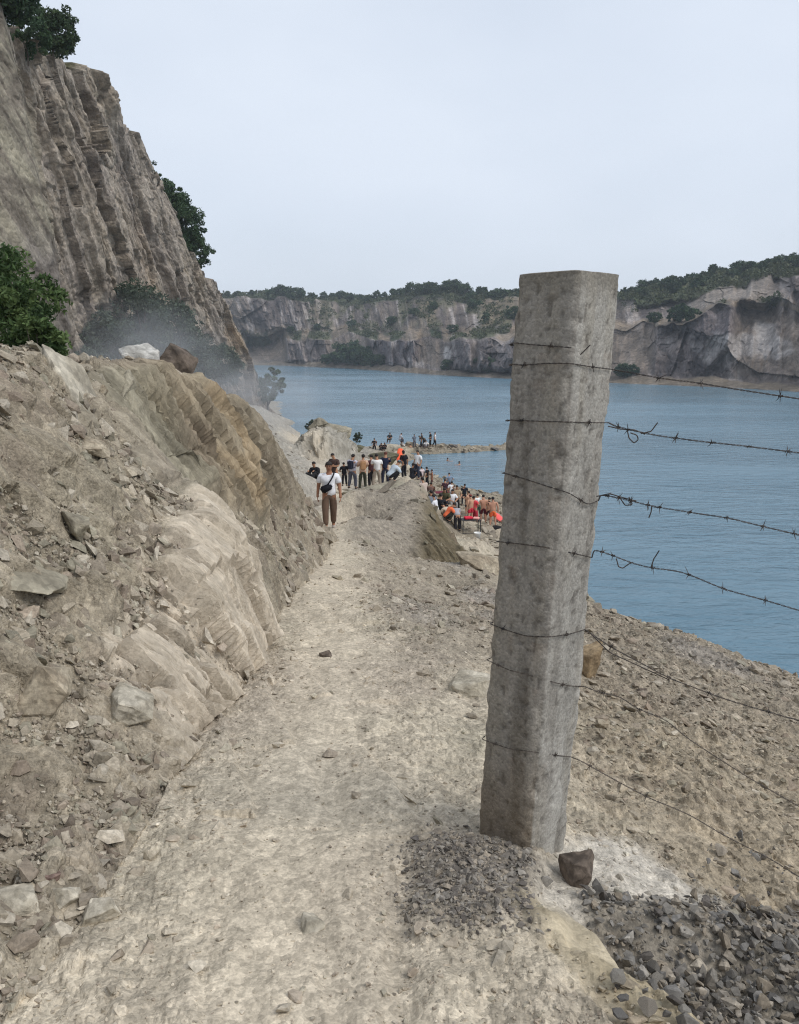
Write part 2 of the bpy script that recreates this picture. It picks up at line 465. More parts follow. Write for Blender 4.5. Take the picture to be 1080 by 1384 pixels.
bedn = fbm(GX * .9 + 4, GY * .8, GZ * .9, 3, 35)
outc = isb * sstep(.12, .3, bedn) * sstep(6.5, 5.5, GY) * (1 - slab)          # rock showing through the rubble
greyrib = isb * sstep(6.0, 6.5, GY) * sstep(7.6, 7.0, GY) * sstep(.42, .55, BT) * sstep(1.0, .96, BT)
bedm = np.clip(slab + orange * .9 + orange2 * .5 + outc + greyrib, 0, 1)
# step of bare rock beside the stone heap
edgx = GX - (.50 + (2.06 - GY) * .40 + .03 * fbm(GY * 6, 0 * GY, 0, 3, 36))
drop = sstep(0, .035, edgx) * sstep(2.22, 2.02, GY) * sstep(.9, .3, edgx)
ledge = sstep(-.24, -.10, edgx) * sstep(.06, .02, edgx) * sstep(2.22, 2.0, GY)
# ---- relief, moved along the surface normal
disp = np.zeros_like(GZ)
S = (GX * Nn[..., 2] + GZ * .9)                      # running down the face
l = fbm(GX * 1.3, GY * 1.3, GZ * 1.3, 5, 1)
disp += l * np.where(isb, .11 * (1 - .75 * slab), .035) * (1 - .5 * pathm)
# stones bedded in the ground, three sizes
for sc, am, sd, msk in ((4.2, .055, 11, isb * .9 + rightm * .35 + (1 - isb) * .12), (9, .026, 12, isb * 1.0 + rightm * .7 + .35), (21, .011, 13, isb + rightm + .55), (42, .006, 14, sstep(9, 5, GY))):
    a = GX * sc * .9 + S * sc * .35; b = GY * sc * .75 + S * sc * .45
    wv = .35 * fbm(a * .5, b * .5, 0, 2, sd + 3)
    d1, g, idr = cells(a + wv, b + wv, sd)
    hgt = np.clip(idr - .35, 0, 1) * np.clip(1.25 - d1 * 2.0, 0, 1)
    disp += hgt * am * 2.6 * msk * (1 - .85 * pathm) * (1 - .97 * bedm) * (1 - .6 * spill)
    if sc in (9, 4.2): stone_id = idr if sc == 9 else idr * 1.0
# ribs of bedded slate on the bank faces
u = GY * 1.0 + (GZ - zpath(GY)) * .62 + GX * .25
rib = np.zeros_like(GZ)
for sc, am, sd in ((1.2, .15, 21), (3.1, .10, 22), (8, .028, 23), (22, .009, 24)):
    q = u * sc + .38 * fbm(GX * sc * .4, GY * sc * .4, GZ * sc * .35, 3, sd)
    cell = np.floor(q)
    v1 = _hash(cell.astype(np.int32), np.floor(GZ * sc * .22 + 3 * cell).astype(np.int32) if sc > 3 else np.zeros(q.shape, np.int32), np.zeros(q.shape, np.int32), sd)
    v0 = _hash(cell.astype(np.int32) - 1, np.floor(GZ * sc * .22 + 3 * (cell - 1)).astype(np.int32) if sc > 3 else np.zeros(q.shape, np.int32), np.zeros(q.shape, np.int32), sd)
    e = sstep(0, .10, q - cell)
    if sc < 12: rib -= am * .9 * (v1 > .62) * np.exp(-((q - cell - .04) / .07) ** 2)
    rib += (v0 * (1 - e) + v1 * e - .5 + .45 * (q - cell) * e) * am
blk = np.zeros_like(GZ)
for sc, am, sd in ((.9, .15, 44), (1.7, .10, 45), (3.4, .045, 46), (8.0, .010, 47)):
    a = u * sc * 1.5 + .16 * fbm(GX * 2, GY * 2, GZ * 2, 2, sd); b = (GZ - .25 * GX) * sc * .20 + .10 * fbm(GX * 2, GY * 2, GZ * 2, 2, sd + 40)
    c1, g_, idr = cells(a, b, sd, .85)
    blk += (idr - .5) * am * sstep(0, .16, g_) - am * .30 * sstep(.12, .0, g_)
disp += blk * np.clip(slab * 1.0 + orange * 1.25 + orange2 * .7 + outc * .9 + greyrib * .4 + isb * .22, 0, 1.3)
disp += bedm * (.007 * fbm(GX * 14, GY * 14, GZ * 8, 3, 48, ridged=True) * near)
disp += rib * (slab * .8 + orange * 1.2 + orange2 * .6 + outc * .9 + greyrib * .5 + isb * .15)
cr = fbm(GX * 2, u * 3.4, GZ * .9, 4, 26, ridged=True)
disp -= .09 * sstep(.66, .9, cr) * (slab + orange * .9 + outc * .6)
# mound ribs and knoll ledges
u2 = GX * 1.2 + GY * .35
disp += mflank * .20 * fbm(u2 * 2.2, GZ * .5, GY * .25, 4, 27, ridged=True) + mound * .05 * fbm(GX * 3, GY * 3, GZ * 3, 4, 28)
disp += knoll * (.55 * fbm(GX * 1.1, GY * .5, GZ * .9, 5, 29, ridged=True) + .5 * (cells(GX * .9 + GZ * .4, GZ * .7 + GY * .25, 58)[2] - .5))
far = sstep(15, 45, GY)
disp += far * (1 - .75 * mound) * .26 * fbm(GX * .8, GY * .5, GZ * .6, 5, 30, ridged=True) * (1 - pathm)
# foot-worn dents on the path, wheel grooves
disp += .022 * pathm * near * fbm(GX * 7, GY * 4, 0, 3, 33)
disp += -.02 * near * np.exp(-((GX + .05 - .03 * GY) / .05) ** 2) * sstep(3.6, 2.6, GY) + .012 * near * fbm(GX * 9, GY * 2.2, 0, 3, 34) * (~isb)
disp += .03 * near * fbm(GX * 3.2, GY * 2.4, 0, 4, 38, ridged=True) * (1 - .6 * pathm) * (1 - isb) * (1 - spill)
vrib = GX * 1.0 + .30 * GY + .10 * fbm(GX * 1.2, GY * 1.2, 0, 3, 59)
qr = vrib * 3.2; ce = np.floor(qr); stp = _hash(ce.astype(np.int32), np.floor(GY * 1.1 + 4.1 * ce).astype(np.int32), np.zeros(qr.shape, np.int32), 60)
ribm = near * (~isb) * sstep(-.05, .25, fbm(GX * .9, GY * .7, 2, 3, 61)) * (1 - spill) * (1 - gpad) * (1 - gheap)
disp += ribm * .045 * stp * (qr - ce) * sstep(1, .88, qr - ce)
disp += .03 * gheap + .034 * gpad
disp -= .11 * drop
disp += .02 * ledge * fbm(GX * 18, GY * 5, 0, 3, 39) + .02 * ledge
disp = np.where(GZ + disp * Nn[..., 2] < WATER - .6, 0, disp)
TX = GX + Nn[..., 0] * disp; TY = GY + Nn[..., 1] * disp; TZ = GZ + Nn[..., 2] * disp

# ---- colour of the stone itself
def C(r, g, b):
    c = lin(r, g, b); y = c @ np.array([.3, .59, .11])
    return (c * 1.04 - y * .04) * ALB
def blend(c, m, col): return c * (1 - m[..., None]) + m[..., None] * col
n1 = fbm(GX * .9, GY * .9, GZ * .9, 4, 51); n2 = fbm(GX * 3.1, GY * 3.1, GZ * 3.1, 4, 52); n3 = fbm(GX * .5, GY * .5, GZ, 3, 53)
col = np.ones(GX.shape + (3,)) * C(188, 177, 158)
col = blend(col, sstep(0, .4, n1) * .5, C(152, 147, 130))
col = blend(col, sstep(.05, .4, -n1) * .5, C(150, 138, 127))
col = blend(col, sstep(-.1, .35, n2) * .35, C(174, 163, 146))
col = blend(col, isb * .85, C(148, 138, 121))
col = blend(col, isb * sstep(.0, .35, n3) * .6, C(146, 139, 122))
col = blend(col, isb * sstep(.0, .3, -n2) * .45, C(131, 119, 107))
col = blend(col, isb * sstep(.2, .5, n2) * .4, C(172, 161, 143))
col = blend(col, sstep(.25, 0, BT) * isb * .6 * (1 - slab), C(160, 150, 134))
col = blend(col, slab * .9, C(204, 192, 174))
col = blend(col, slab * sstep(.1, .4, n2) * .4, C(172, 161, 143))
col = blend(col, slab * sstep(.65, .9, cr) * .6, C(120, 108, 95))
o1 = fbm(GX * 2, u * 1.6, GZ * 2, 4, 54)
col = blend(col, orange * .85, C(152, 140, 120))
col = blend(col, orange * sstep(0, .4, o1) * .75, C(160, 142, 116))
col = blend(col, orange * sstep(.05, .4, -o1) * .7, C(126, 114, 99))
col = blend(col, orange2 * .55, C(140, 130, 113))
col = blend(col, greyrib * .7, C(146, 141, 124))
col = blend(col, rightm * .75, C(154, 141, 121))
col = blend(col, rightm * sstep(.05, .4, n2) * .5, C(166, 152, 130))
col = blend(col, rightm * sstep(.05, .35, -n2) * .45, C(128, 115, 99))
col = blend(col, sidem * .75, C(150, 140, 125))
col = blend(col, sidem * sstep(.0, .3, fbm(GX * .8, GY * .35, 0, 3, 56)) * .5, C(148, 143, 138))
col = blend(col, mound * .85, C(148, 139, 126))
col = blend(col, mound * sstep(-.1, .3, n2) * .5, C(130, 123, 113))
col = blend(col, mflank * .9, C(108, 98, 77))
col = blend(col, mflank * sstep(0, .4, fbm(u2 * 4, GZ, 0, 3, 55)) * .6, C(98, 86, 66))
col = blend(col, knoll * .7, C(146, 137, 112))
lf = sstep(21, 26, GY) * sstep(-1, -4, GX)
col = blend(col, lf * .75, C(158, 154, 146))
beach = sstep(30, 38, GY) * sstep(0, 1.5, GX)
col = blend(col, beach * .7, C(138, 128, 112))
wet = sstep(WATER + .5, WATER + .15, TZ)
col = blend(col, wet * .3, C(104, 98, 86))
col = blend(col, pathm * .75, C(202, 190, 170))
col = blend(col, gpad * .8, C(122, 115, 106))
col = blend(col, gheap * .8, C(124, 118, 109))
col = blend(col, spill * .78 * (1 - gheap), C(200, 193, 181))
col = blend(col, ledge * .75, C(184, 170, 142))
col = blend(col, outc * .6, C(168, 161, 146))
col = blend(col, outc * sstep(0, .35, n2) * .5, C(148, 142, 126))
# each bedded stone its own shade
d1, g, idr = cells(GX * 8 + S * 3, GY * 7 + S * 4, 12)
col *= (1 + (idr - .5) * .34 * (1 - .6 * pathm) * (1 - .7 * slab))[..., None]
d1, g, idr = cells(GX * 30 + S * 8, GY * 26, 15)
col *= (1 + (idr - .5) * .22)[..., None]
ground_mat = ground_shader('stony_ground')
aux = np.stack([np.clip(bedm + .7 * ledge + .6 * mflank + .5 * knoll, 0, 1), np.where(mflank > .3, u2, u) + 20, np.clip(pathm * 1.2, 0, 1)], -1)
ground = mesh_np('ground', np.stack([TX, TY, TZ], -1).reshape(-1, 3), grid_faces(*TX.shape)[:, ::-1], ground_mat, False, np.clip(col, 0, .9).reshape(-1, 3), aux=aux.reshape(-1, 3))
tag(ground, 'pale stony quarry ground with a trodden path and rubble bank', None, None, 'structure')

def ground_z(x, Y):
    """height of the finished ground under a point"""
    f = math.atan2(x, Y - APY); r = math.hypot(x, Y - APY)
    j = int(np.clip(np.searchsorted(np.radians(ph), f), 1, len(ph) - 1))
    i = int(np.clip(np.searchsorted(rr, r), 1, len(rr) - 1))
    fj = (f - math.radians(ph[j - 1])) / math.radians(ph[j] - ph[j - 1]); fi = (r - rr[i - 1]) / (rr[i] - rr[i - 1])
    a = TZ[i - 1, j - 1] * (1 - fj) + TZ[i - 1, j] * fj; b = TZ[i, j - 1] * (1 - fj) + TZ[i, j] * fj
    return float(a * (1 - fi) + b * fi)

def hit(px, py, ymin=.8, ymax=170):
    """where the sight line of a photo point meets the ground"""
    h, dy, dz = ray(px, py)
    Ys = np.exp(np.linspace(math.log(ymin), math.log(ymax), 500))
    prev = None
    for Y in Ys:
        x, z = h * Y / dy, dz * Y / dy
        if z <= ground_z(x, Y):
            return (x, float(Y), ground_z(x, Y))
    return (h * Ys[-1] / dy, float(Ys[-1]), dz * Ys[-1] / dy)

# ================================================================== lake
def make_lake():
    m, n, b = new_mat('lake_water')
    v = objco(n)
    a1 = noise(n, objco(n, (1.0, 2.4, 1), (0, 0, R(12))), .42, 4, .55, .3)
    a2 = noise(n, objco(n, (1.0, 2.0, 1), (0, 0, R(-14))), 2.3, 4, .6, .4)
    a3 = noise(n, objco(n, (1.0, 3.0, 1)), .045, 3, .6)
    hgt = math_(n, 'ADD', math_(n, 'MULTIPLY', a1, 1.0), math_(n, 'MULTIPLY', a2, .16))
    bump(n, b, hgt, .8, .30)
    colr = mixc(n, maprange(n, a3, .35, .65, 0, 1), (.095, .182, .242), (.125, .220, .282))
    n.links.new(colr, b.inputs['Base Color'])
    n.links.new(maprange(n, noise(n, objco(n, (1, 3.5, 1)), .02, 4, .6), .35, .65, .10, .26), b.inputs['Roughness'])
    b.inputs['IOR'].default_value = 1.33
    b.inputs['Specular IOR Level'].default_value = .42
    V = np.array([(-700, -60, WATER), (900, -60, WATER), (900, 1200, WATER), (-700, 1200, WATER)])
    o = mesh_np('lake', V, np.array([[0, 1, 2, 3]]), m)
    tag(o, 'blue rippled quarry lake', None, None, 'structure')
make_lake()

# ================================================================== cliff on the left
cl = np.array([  # Y, x_base, z_base, x_top, z_top
    (8, -21, -4.5, -27, 24), (22, -20.2, -4.5, -25, 22.5), (33, -19.6, -4.5, -23.6, 21.5), (41, -19.0, -4.5, -22.3, 20.0), (46.2, -18.5, -4.5, -21.3, 17.6), (47.4, -18.7, -4.5, -21.5, 16.8),
    (48.0, -20.5, -4.6, -22.6, 16.8), (49.5, -22.6, -4.8, -23.4, 17.6), (55, -23.8, -5, -24.2, 18.6), (62, -24.1, -5, -24.6, 20.3), (67, -24.0, -5.2, -24.9, 20.9), (72, -23.8, -5.5, -25.1, 21.9),
    (78, -23.4, -6, -25.5, 19.9), (84, -23.0, -6.5, -25.9, 18.6), (90, -22.6, -7, -25.6, 15.5), (97, -22.2, -7.6, -25.2, 11.2), (103, -21.8, -8.2, -24.7, 8.8),
    (112, -21.2, -10, -23.8, 4.3), (125, -20.2, -12.5, -22.9, -3.4), (138, -19.2, -14, -21.5, -11.5), (146, -19, -15.5, -20.5, -14)])
sY = np.concatenate([np.linspace(4, 38, 45, endpoint=False), np.linspace(38, 150, 1080)])
tt = np.linspace(0, 1, 330)
T, UU = np.meshgrid(tt, sY, indexing='ij')
# lattice columns run down the dip of the beds, so joints stay clean
SY = UU.copy()
for _ in range(60):
    SYc = np.clip(SY, 8, 146)
    CZ = np.interp(SYc, cl[:, 0], cl[:, 2]) * (1 - T) + np.interp(SYc, cl[:, 0], cl[:, 4]) * T
    SY = .5 * SY + .5 * np.clip(UU - .78 * CZ, 8, 146)
def icol(k): return np.interp(SY, cl[:, 0], cl[:, k])
Xb, Zb, Xt, Zt = icol(1), icol(2), icol(3), icol(4)
CX_ = Xb + (Xt - Xb) * T + .32 * np.sin(T * math.pi)
CZ = Zb + (Zt - Zb) * T
CYv = SY.copy()
CZ = CZ + (fbm(SY * .35, 0 * SY, 0, 4, 61) + .5 * fbm(SY * 1.3, 0 * SY, 0, 3, 62)) * T ** 3
# bedding: planes that run obliquely down the face
uu = SY + .78 * (CZ - 0)
d = np.zeros_like(CZ)
for sc, am, sd in ((.07, 2.6, 80), (.19, 1.0, 81), (.55, .38, 82), (1.3, .22, 83), (3.0, .12, 84), (7.0, .06, 85)):
    q = uu * sc + .8 * fbm(SY * sc * .35, CZ * sc * .35, 0, 3, sd)
    ce = np.floor(q)
    kz = np.floor(CZ * sc * .13 + 5.3 * _hash(ce.astype(np.int32), ce.astype(np.int32) * 0, ce.astype(np.int32) * 0, sd + 9))
    kz0 = np.floor(CZ * sc * .13 + 5.3 * _hash(ce.astype(np.int32) - 1, ce.astype(np.int32) * 0, ce.astype(np.int32) * 0, sd + 9))
    zz = np.zeros(q.shape, np.int32)
    v1 = _hash(ce.astype(np.int32), kz.astype(np.int32), zz, sd); v0 = _hash(ce.astype(np.int32) - 1, kz0.astype(np.int32), zz, sd)
    e = sstep(0, .14, q - ce)
    d += (v0 * (1 - e) + v1 * e - .5) * am
slabA = sstep(47.9, 47.0, SY)
d *= (1 - .62 * slabA)
wv = .5 * fbm(SY * .5, CZ * .5, 0, 3, 91)
for sc, am, sd in ((.10, 2.0, 90), (.23, 1.1, 92), (.6, .26, 93), (1.9, .05, 94)):
    c1, g, idr = cells(uu * sc * 1.15 + .6 * wv, (CZ - .35 * SY) * sc * .38 + .5 * wv, sd)
    d += (idr - .5) * am * (1 - .94 * slabA)
d += 1.3 * fbm(SY * .11, CZ * .11, 0, 4, 95) * (1 - .8 * slabA) + .22 * fbm(SY * 1.4, CZ * 1.4, 0, 4, 96) * (1 - .6 * slabA)
crk = np.maximum(fbm(uu * .7, CZ * .12, SY * .05, 4, 97, ridged=True), fbm(SY * .22 - CZ * .16, CZ * .3, 0, 4, 98, ridged=True) - .04)
d -= .45 * sstep(.6, .9, crk) * (1 - .6 * slabA)
edge = sstep(0, .02, T)
CX2 = CX_ + d * .8
CY2 = CYv - d * .35
# back slope behind the rim
rows = [(CX2, CY2, CZ)]
for dx, dz in ((1.2, .25), (3.5, .2), (8, -.6), (16, -3), (30, -10)):
    rows.append(((CX2[-1] - dx)[None], CY2[-1][None], (CZ[-1] + dz - (.25 if dz < 0 else 0))[None]))
AX = np.concatenate([r[0] for r in rows]); AY = np.concatenate([r[1] for r in rows]); AZ = np.concatenate([r[2] for r in rows])
def pad(a): return np.concatenate([a] + [a[-1:]] * 5)
m1 = fbm(SY * .22, CZ * .22, 0, 4, 101); m2 = fbm(uu * .9, CZ * .25, 0, 4, 102); m3 = fbm(SY * .12, CZ * .12, 0, 3, 103)
cc = np.ones(CZ.shape + (3,)) * C(164, 154, 142)
cc = blend(cc, sstep(0, .4, m1) * .6, C(134, 126, 119))
cc = blend(cc, sstep(0, .4, -m1) * .6, C(154, 143, 128))
cc = blend(cc, sstep(.05, .4, m2) * .45, C(120, 112, 106))
cc = blend(cc, sstep(.05, .45, -m2) * .35, C(160, 146, 128))
cc = blend(cc, sstep(.0, .35, m3) * sstep(70, 90, SY) * .55, C(146, 124, 98))
cc = blend(cc, sstep(2, -6, CZ) * sstep(50, 60, SY) * .4, C(138, 132, 128))
cc = blend(cc, slabA * .9, C(146, 139, 124))
cc = blend(cc, slabA * sstep(-.1, .3, fbm(uu * .5, CZ * .1, 0, 3, 104)) * .55, C(164, 157, 138))
cc = blend(cc, slabA * sstep(.35, .62, crk) * .7, C(106, 98, 90))
cc = blend(cc, slabA * sstep(8, 2, CZ + 4 * m1) * .6, C(124, 118, 114))
cc = blend(cc, sstep(.62, .9, crk) * .5, C(80, 72, 66))
cc *= (1 + (cells(uu * .75 + .6 * wv, (CZ - .35 * SY) * .3 + .5 * wv, 93)[2] - .5) * .3)[..., None]
ccp = pad(cc); ccp[-5:] = C(96, 92, 70)
cliff_mat = rock_mat('quarry_cliff_rock', (.8, 4.2), (.72, 1.25), .16, bump_s=.9)
o = mesh_np('rock_cliff', np.stack([AX, AY, AZ], -1).reshape(-1, 3), grid_faces(*AX.shape), cliff_mat, True, np.clip(ccp, 0, .9).reshape(-1, 3))
tag(o, 'steep grey brown quarry cliff on the left', None, None, 'structure')

# ================================================================== cliffs across the water
fc = np.array([  # px, Y of the waterline, py of lower rim, py of upper rim, py of the ridge behind
    (60, 500, 470, 408, 402), (250, 500, 470, 405, 400), (300, 497, 466, 403, 399), (340, 492, 468, 402, 397), (380, 484, 462, 402, 394), (430, 447, 455, 407, 405), (470, 425, 452, 412, 396),
    (520, 385, 452, 408, 404), (560, 351, 452, 404, 392), (600, 330, 450, 402, 386), (640, 313, 450, 407, 396), (690, 298, 450, 404, 398), (760, 281, 446, 404, 396), (830, 264, 438, 406, 395),
    (870, 256, 441, 408, 388), (920, 247, 437, 402, 378), (960, 240, 433, 391, 369), (1000, 232, 432, 381, 361), (1080, 215, 431, 368, 347), (1200, 190, 425, 345, 322), (1400, 150, 420, 320, 300), (1700, 112, 410, 300, 285)])
pxs = np.concatenate([np.linspace(60, 280, 40, endpoint=False), np.linspace(280, 1130, 1500, endpoint=False), np.linspace(1130, 1700, 200)])
fY = np.interp(pxs, fc[:, 0], fc[:, 1])
k5 = np.ones(31) / 31
fYs = np.convolve(np.pad(fY, 15, 'edge'), k5, 'valid')
hx = (pxs - CX) / FPX
def zline(k, Y):
    py = np.interp(pxs, fc[:, 0], fc[:, k])
    v = (CY - py) / FPX
    return (-ST + v * CT) / (CT + v * ST) * Y
a1 = fbm(pxs * .03, 0 * pxs, 0, 4, 111); a2 = fbm(pxs * .05, 5 + 0 * pxs, 0, 4, 112)
lv = []   # rows: depth behind the waterline, height
lv.append((-9 + 0 * a1, WATER - 4 + 0 * a1))
lv.append((0 * a1, WATER - .1 + 0 * a1))
lv.append((5 + 3 * a1, WATER + 1.3 + .6 * a1))
lv.append((12 + 5 * a1, WATER + 2.4 + 1.2 * a2))
mid = sstep(400, 460, pxs) * sstep(880, 780, pxs)
big = fbm(pxs * .011, 0 * pxs, 7, 3, 113)
zl = zline(2, fYs + 20) + 2.2 * a2 + 8.5 * big
scree = sstep(.1, .35, fbm(pxs * .022, 0 * pxs, 3, 2, 114))
lv.append((21 + 7 * a1 + 20 * scree, zl))
lv.append((38 + 12 * a2 + 14 * mid, zl + (zline(3, fYs + 60) - zl) * .22 + 1.2 * a1))
zu = zline(3, fYs + 62) + 1.6 * a1
jag = 3.2 * (_hash(np.floor(pxs / 17 + .6 * a1).astype(np.int32), np.zeros(len(pxs), np.int32), np.zeros(len(pxs), np.int32), 115) - .6)
jag = np.convolve(np.pad(jag, 4, 'edge'), np.ones(9) / 9, 'valid')
lv.append((60 + 9 * a1 + 46 * mid, zline(3, fYs + 62 + 46 * mid) + 1.6 * a1 + jag))
lv.append((95 + 10 * a2 + 40 * mid, zline(4, fYs + 95 + 40 * mid) - 1.0))
lv.append((170 + 0 * a1, zline(4, fYs + 170) - 2.5))
lv.append((420 + 0 * a1, zline(4, fYs + 420) - 12))
counts = [5, 6, 10, 100, 45, 90, 30, 20, 12]
LD, LZ, LT = [], [], []
for k, c in enumerate(counts):
    for f in np.linspace(0, 1, c, endpoint=(k == len(counts) - 1)):
        LD.append(lv[k][0] * (1 - f) + lv[k + 1][0] * f); LZ.append(lv[k][1] * (1 - f) + lv[k + 1][1] * f); LT.append(k + f)
LD = np.array(LD); LZ = np.array(LZ); LT = np.array(LT)[:, None] * np.ones((1, len(pxs)))
# plan: follow the shore, depth measured outward along the sight direction
FYv = fYs[None] + LD
FX = hx[None] * FYv / 1.011
face = sstep(2.7, 3.2, LT) * sstep(4.15, 3.9, LT) * (1 - .6 * scree[None]) + sstep(4.8, 5.1, LT) * sstep(6.15, 5.9, LT) * (1 - .45 * mid[None])
arc = np.cumsum(np.concatenate([[0], np.hypot(np.diff(hx * fYs), np.diff(fYs))]))
AR = np.ones((len(LD), 1)) * arc[None]
d = np.zeros_like(LZ)
for sc, am, sd in ((.022, 13, 120), (.05, 8, 121), (.12, 4.5, 122), (.30, 2.2, 123), (.75, 1.0, 124)):
    q = (AR + .55 * LZ * np.sign(fbm(AR * .01, 0 * AR, 0, 2, 129) + .1)) * sc + 1.2 * fbm(AR * sc * .4, LZ * sc * .4, 0, 3, sd)
    ce = np.floor(q); zz = np.zeros(q.shape, np.int32); ci = ce.astype(np.int32)
    kz = np.floor(LZ * sc * .25 + 3.7 * ci).astype(np.int32); kz0 = np.floor(LZ * sc * .25 + 3.7 * (ci - 1)).astype(np.int32)
    v1 = _hash(ci, kz, zz, sd); v0 = _hash(ci - 1, kz0, zz, sd)
    e = sstep(0, .25, q - ce)
    d += (v0 * (1 - e) + v1 * e - .5) * am
for sc, am, sd in ((.03, 9, 141), (.075, 4.5, 142), (.19, 1.8, 143)):
    wq = .5 * fbm(AR * sc, LZ * sc, 0, 3, sd + 7)
    c1, g_, idr = cells((AR + .5 * LZ) * sc + wq, LZ * sc * 1.1 + wq, sd)
    d += (idr - .5) * am
d += 6.0 * fbm(AR * .02, LZ * .04, 0, 5, 126) + 1.6 * fbm(AR * .25, LZ * .14, 0, 4, 127, ridged=True)
FYv = FYv - d * face
FX = hx[None] * FYv / 1.011
LZ = LZ + (1 - face) * (1.5 * fbm(AR * .08, LD * .08, 0, 4, 128)) * sstep(1.2, 2.2, LT)
g1 = fbm(AR * .035, LZ * .06, 0, 4, 131); g2 = fbm((AR + .3 * LZ) * .34, LZ * .08, 0, 5, 132); g3 = fbm(AR * .06, LZ * .1, 3, 4, 133); g4 = fbm(AR * .12, LZ * .12, 0, 4, 134)
cc = np.ones(LZ.shape + (3,)) * C(102, 94, 89)
cc = blend(cc, sstep(-.1, .35, g1) * .6, C(98, 90, 89))
cc = blend(cc, sstep(.0, .4, -g1) * .6, C(134, 122, 110))
cc = blend(cc, sstep(.05, .4, g2) * .6, C(74, 68, 68))
cc = blend(cc, sstep(.1, .4, -g2) * .5, C(180, 171, 166))
lowf = sstep(2.9, 3.2, LT) * sstep(4.2, 3.8, LT)
PXS = np.ones((len(LD), 1)) * pxs[None]
cc = blend(cc, lowf * .45, C(106, 99, 101))
cc = blend(cc, lowf * scree[None] * .6, C(124, 112, 98))
white = lowf * sstep(.18, .42, g3) * sstep(470, 560, PXS)
cc *= (1 + (cells((AR + .5 * LZ) * .19, LZ * .2, 143)[2] - .5) * .45)[..., None]
cc = blend(cc, white * .65, C(186, 180, 176))
warmu = sstep(4.9, 5.2, LT) * sstep(6.1, 5.9, LT) * sstep(860, 960, PXS) * sstep(1060, 1000, PXS)
cc = blend(cc, warmu * .5, C(166, 156, 144))
shore = sstep(.9, 1.3, LT) * sstep(3.0, 2.5, LT)
cc = blend(cc, shore * .8, C(114, 104, 90))
grass = (sstep(4.0, 4.25, LT) * sstep(5.15, 4.8, LT)) * sstep(-.25, .2, g4) * .85 + sstep(5.95, 6.1, LT) * .95
upm = sstep(5.0, 5.2, LT) * sstep(6.1, 5.9, LT) * mid[None]
cc = blend(cc, upm * sstep(-.25, .2, g4 + .3 * g3) * .85, C(98, 96, 76))
cc = blend(cc, upm * sstep(.0, .3, g1) * .7, C(130, 118, 100))
cc = blend(cc, np.clip(grass, 0, 1), C(84, 88, 66))
cc = blend(cc, np.clip(grass, 0, 1) * sstep(0, .3, g3) * .8, C(62, 74, 52))
cc = blend(cc, sstep(4.0, 4.2, LT) * sstep(5.2, 5.0, LT) * sstep(0, .3, -g4) * .7, C(136, 122, 104))
farcliff_mat = rock_mat('far_cliff_rock', (.16, .9), (.7, 1.28), .7, aniso=(1, 1, .55), bump_s=.8)
o = mesh_np('far_cliffs', np.stack([FX, FYv, LZ], -1).reshape(-1, 3), grid_faces(*LZ.shape)[:, ::-1], farcliff_mat, True, np.clip(cc, 0, .9).reshape(-1, 3))
tag(o, 'ring of grey quarry cliffs on the far side of the lake', None, None, 'structure')
def far_point(px, row_t):
    j = int(np.argmin(np.abs(pxs - px))); i = int(np.argmin(np.abs(LT[:, 0] - row_t)))
    return float(FX[i, j]), float(FYv[i, j]), float(LZ[i, j])
# ================================================================== stones
def lattice(A, x, Y):
    f = np.arctan2(x, Y - APY); r = np.hypot(x, Y - APY)
    pr = np.radians(ph)
    j = np.clip(np.searchsorted(pr, f), 1, len(ph) - 1); i = np.clip(np.searchsorted(rr, r), 1, len(rr) - 1)
    fj = (f - pr[j - 1]) / (pr[j] - pr[j - 1]); fi = (r - rr[i - 1]) / (rr[i] - rr[i - 1])
    if A.ndim == 3: fj = fj[:, None]; fi = fi[:, None]
    a = A[i - 1, j - 1] * (1 - fj) + A[i - 1, j] * fj; b = A[i, j - 1] * (1 - fj) + A[i, j] * fj
    return a * (1 - fi) + b * fi

rng = np.random.default_rng(7)
def hull_stone(seed, n=13, flat=(1, .8, .55)):
    r = np.random.default_rng(seed)
    p = r.normal(size=(n, 3)); p /= np.linalg.norm(p, axis=1, keepdims=True)
    p *= r.uniform(.78, 1.0, (n, 1)); p *= np.array(flat)
    bm = bmesh.new()
    vs = [bm.verts.new(q) for q in p]
    res = bmesh.ops.convex_hull(bm, input=vs)
    bmesh.ops.delete(bm, geom=[g for g in res['geom_interior'] if isinstance(g, bmesh.types.BMVert)], context='VERTS')
    bmesh.ops.triangulate(bm, faces=bm.faces[:])
    bmesh.ops.recalc_face_normals(bm, faces=bm.faces[:])
    bm.verts.ensure_lookup_table(); bm.verts.index_update()
    V = np.array([v.co[:] for v in bm.verts]); F = np.array([[v.index for v in f.verts] for f in bm.faces])
    bm.free()
    return V, F
SHAPES = [hull_stone(100 + i, 11 + i % 4, (1, .62 + .3 * ((i * 37) % 10) / 10, .32 + .4 * ((i * 53) % 10) / 10)) for i in range(16)]

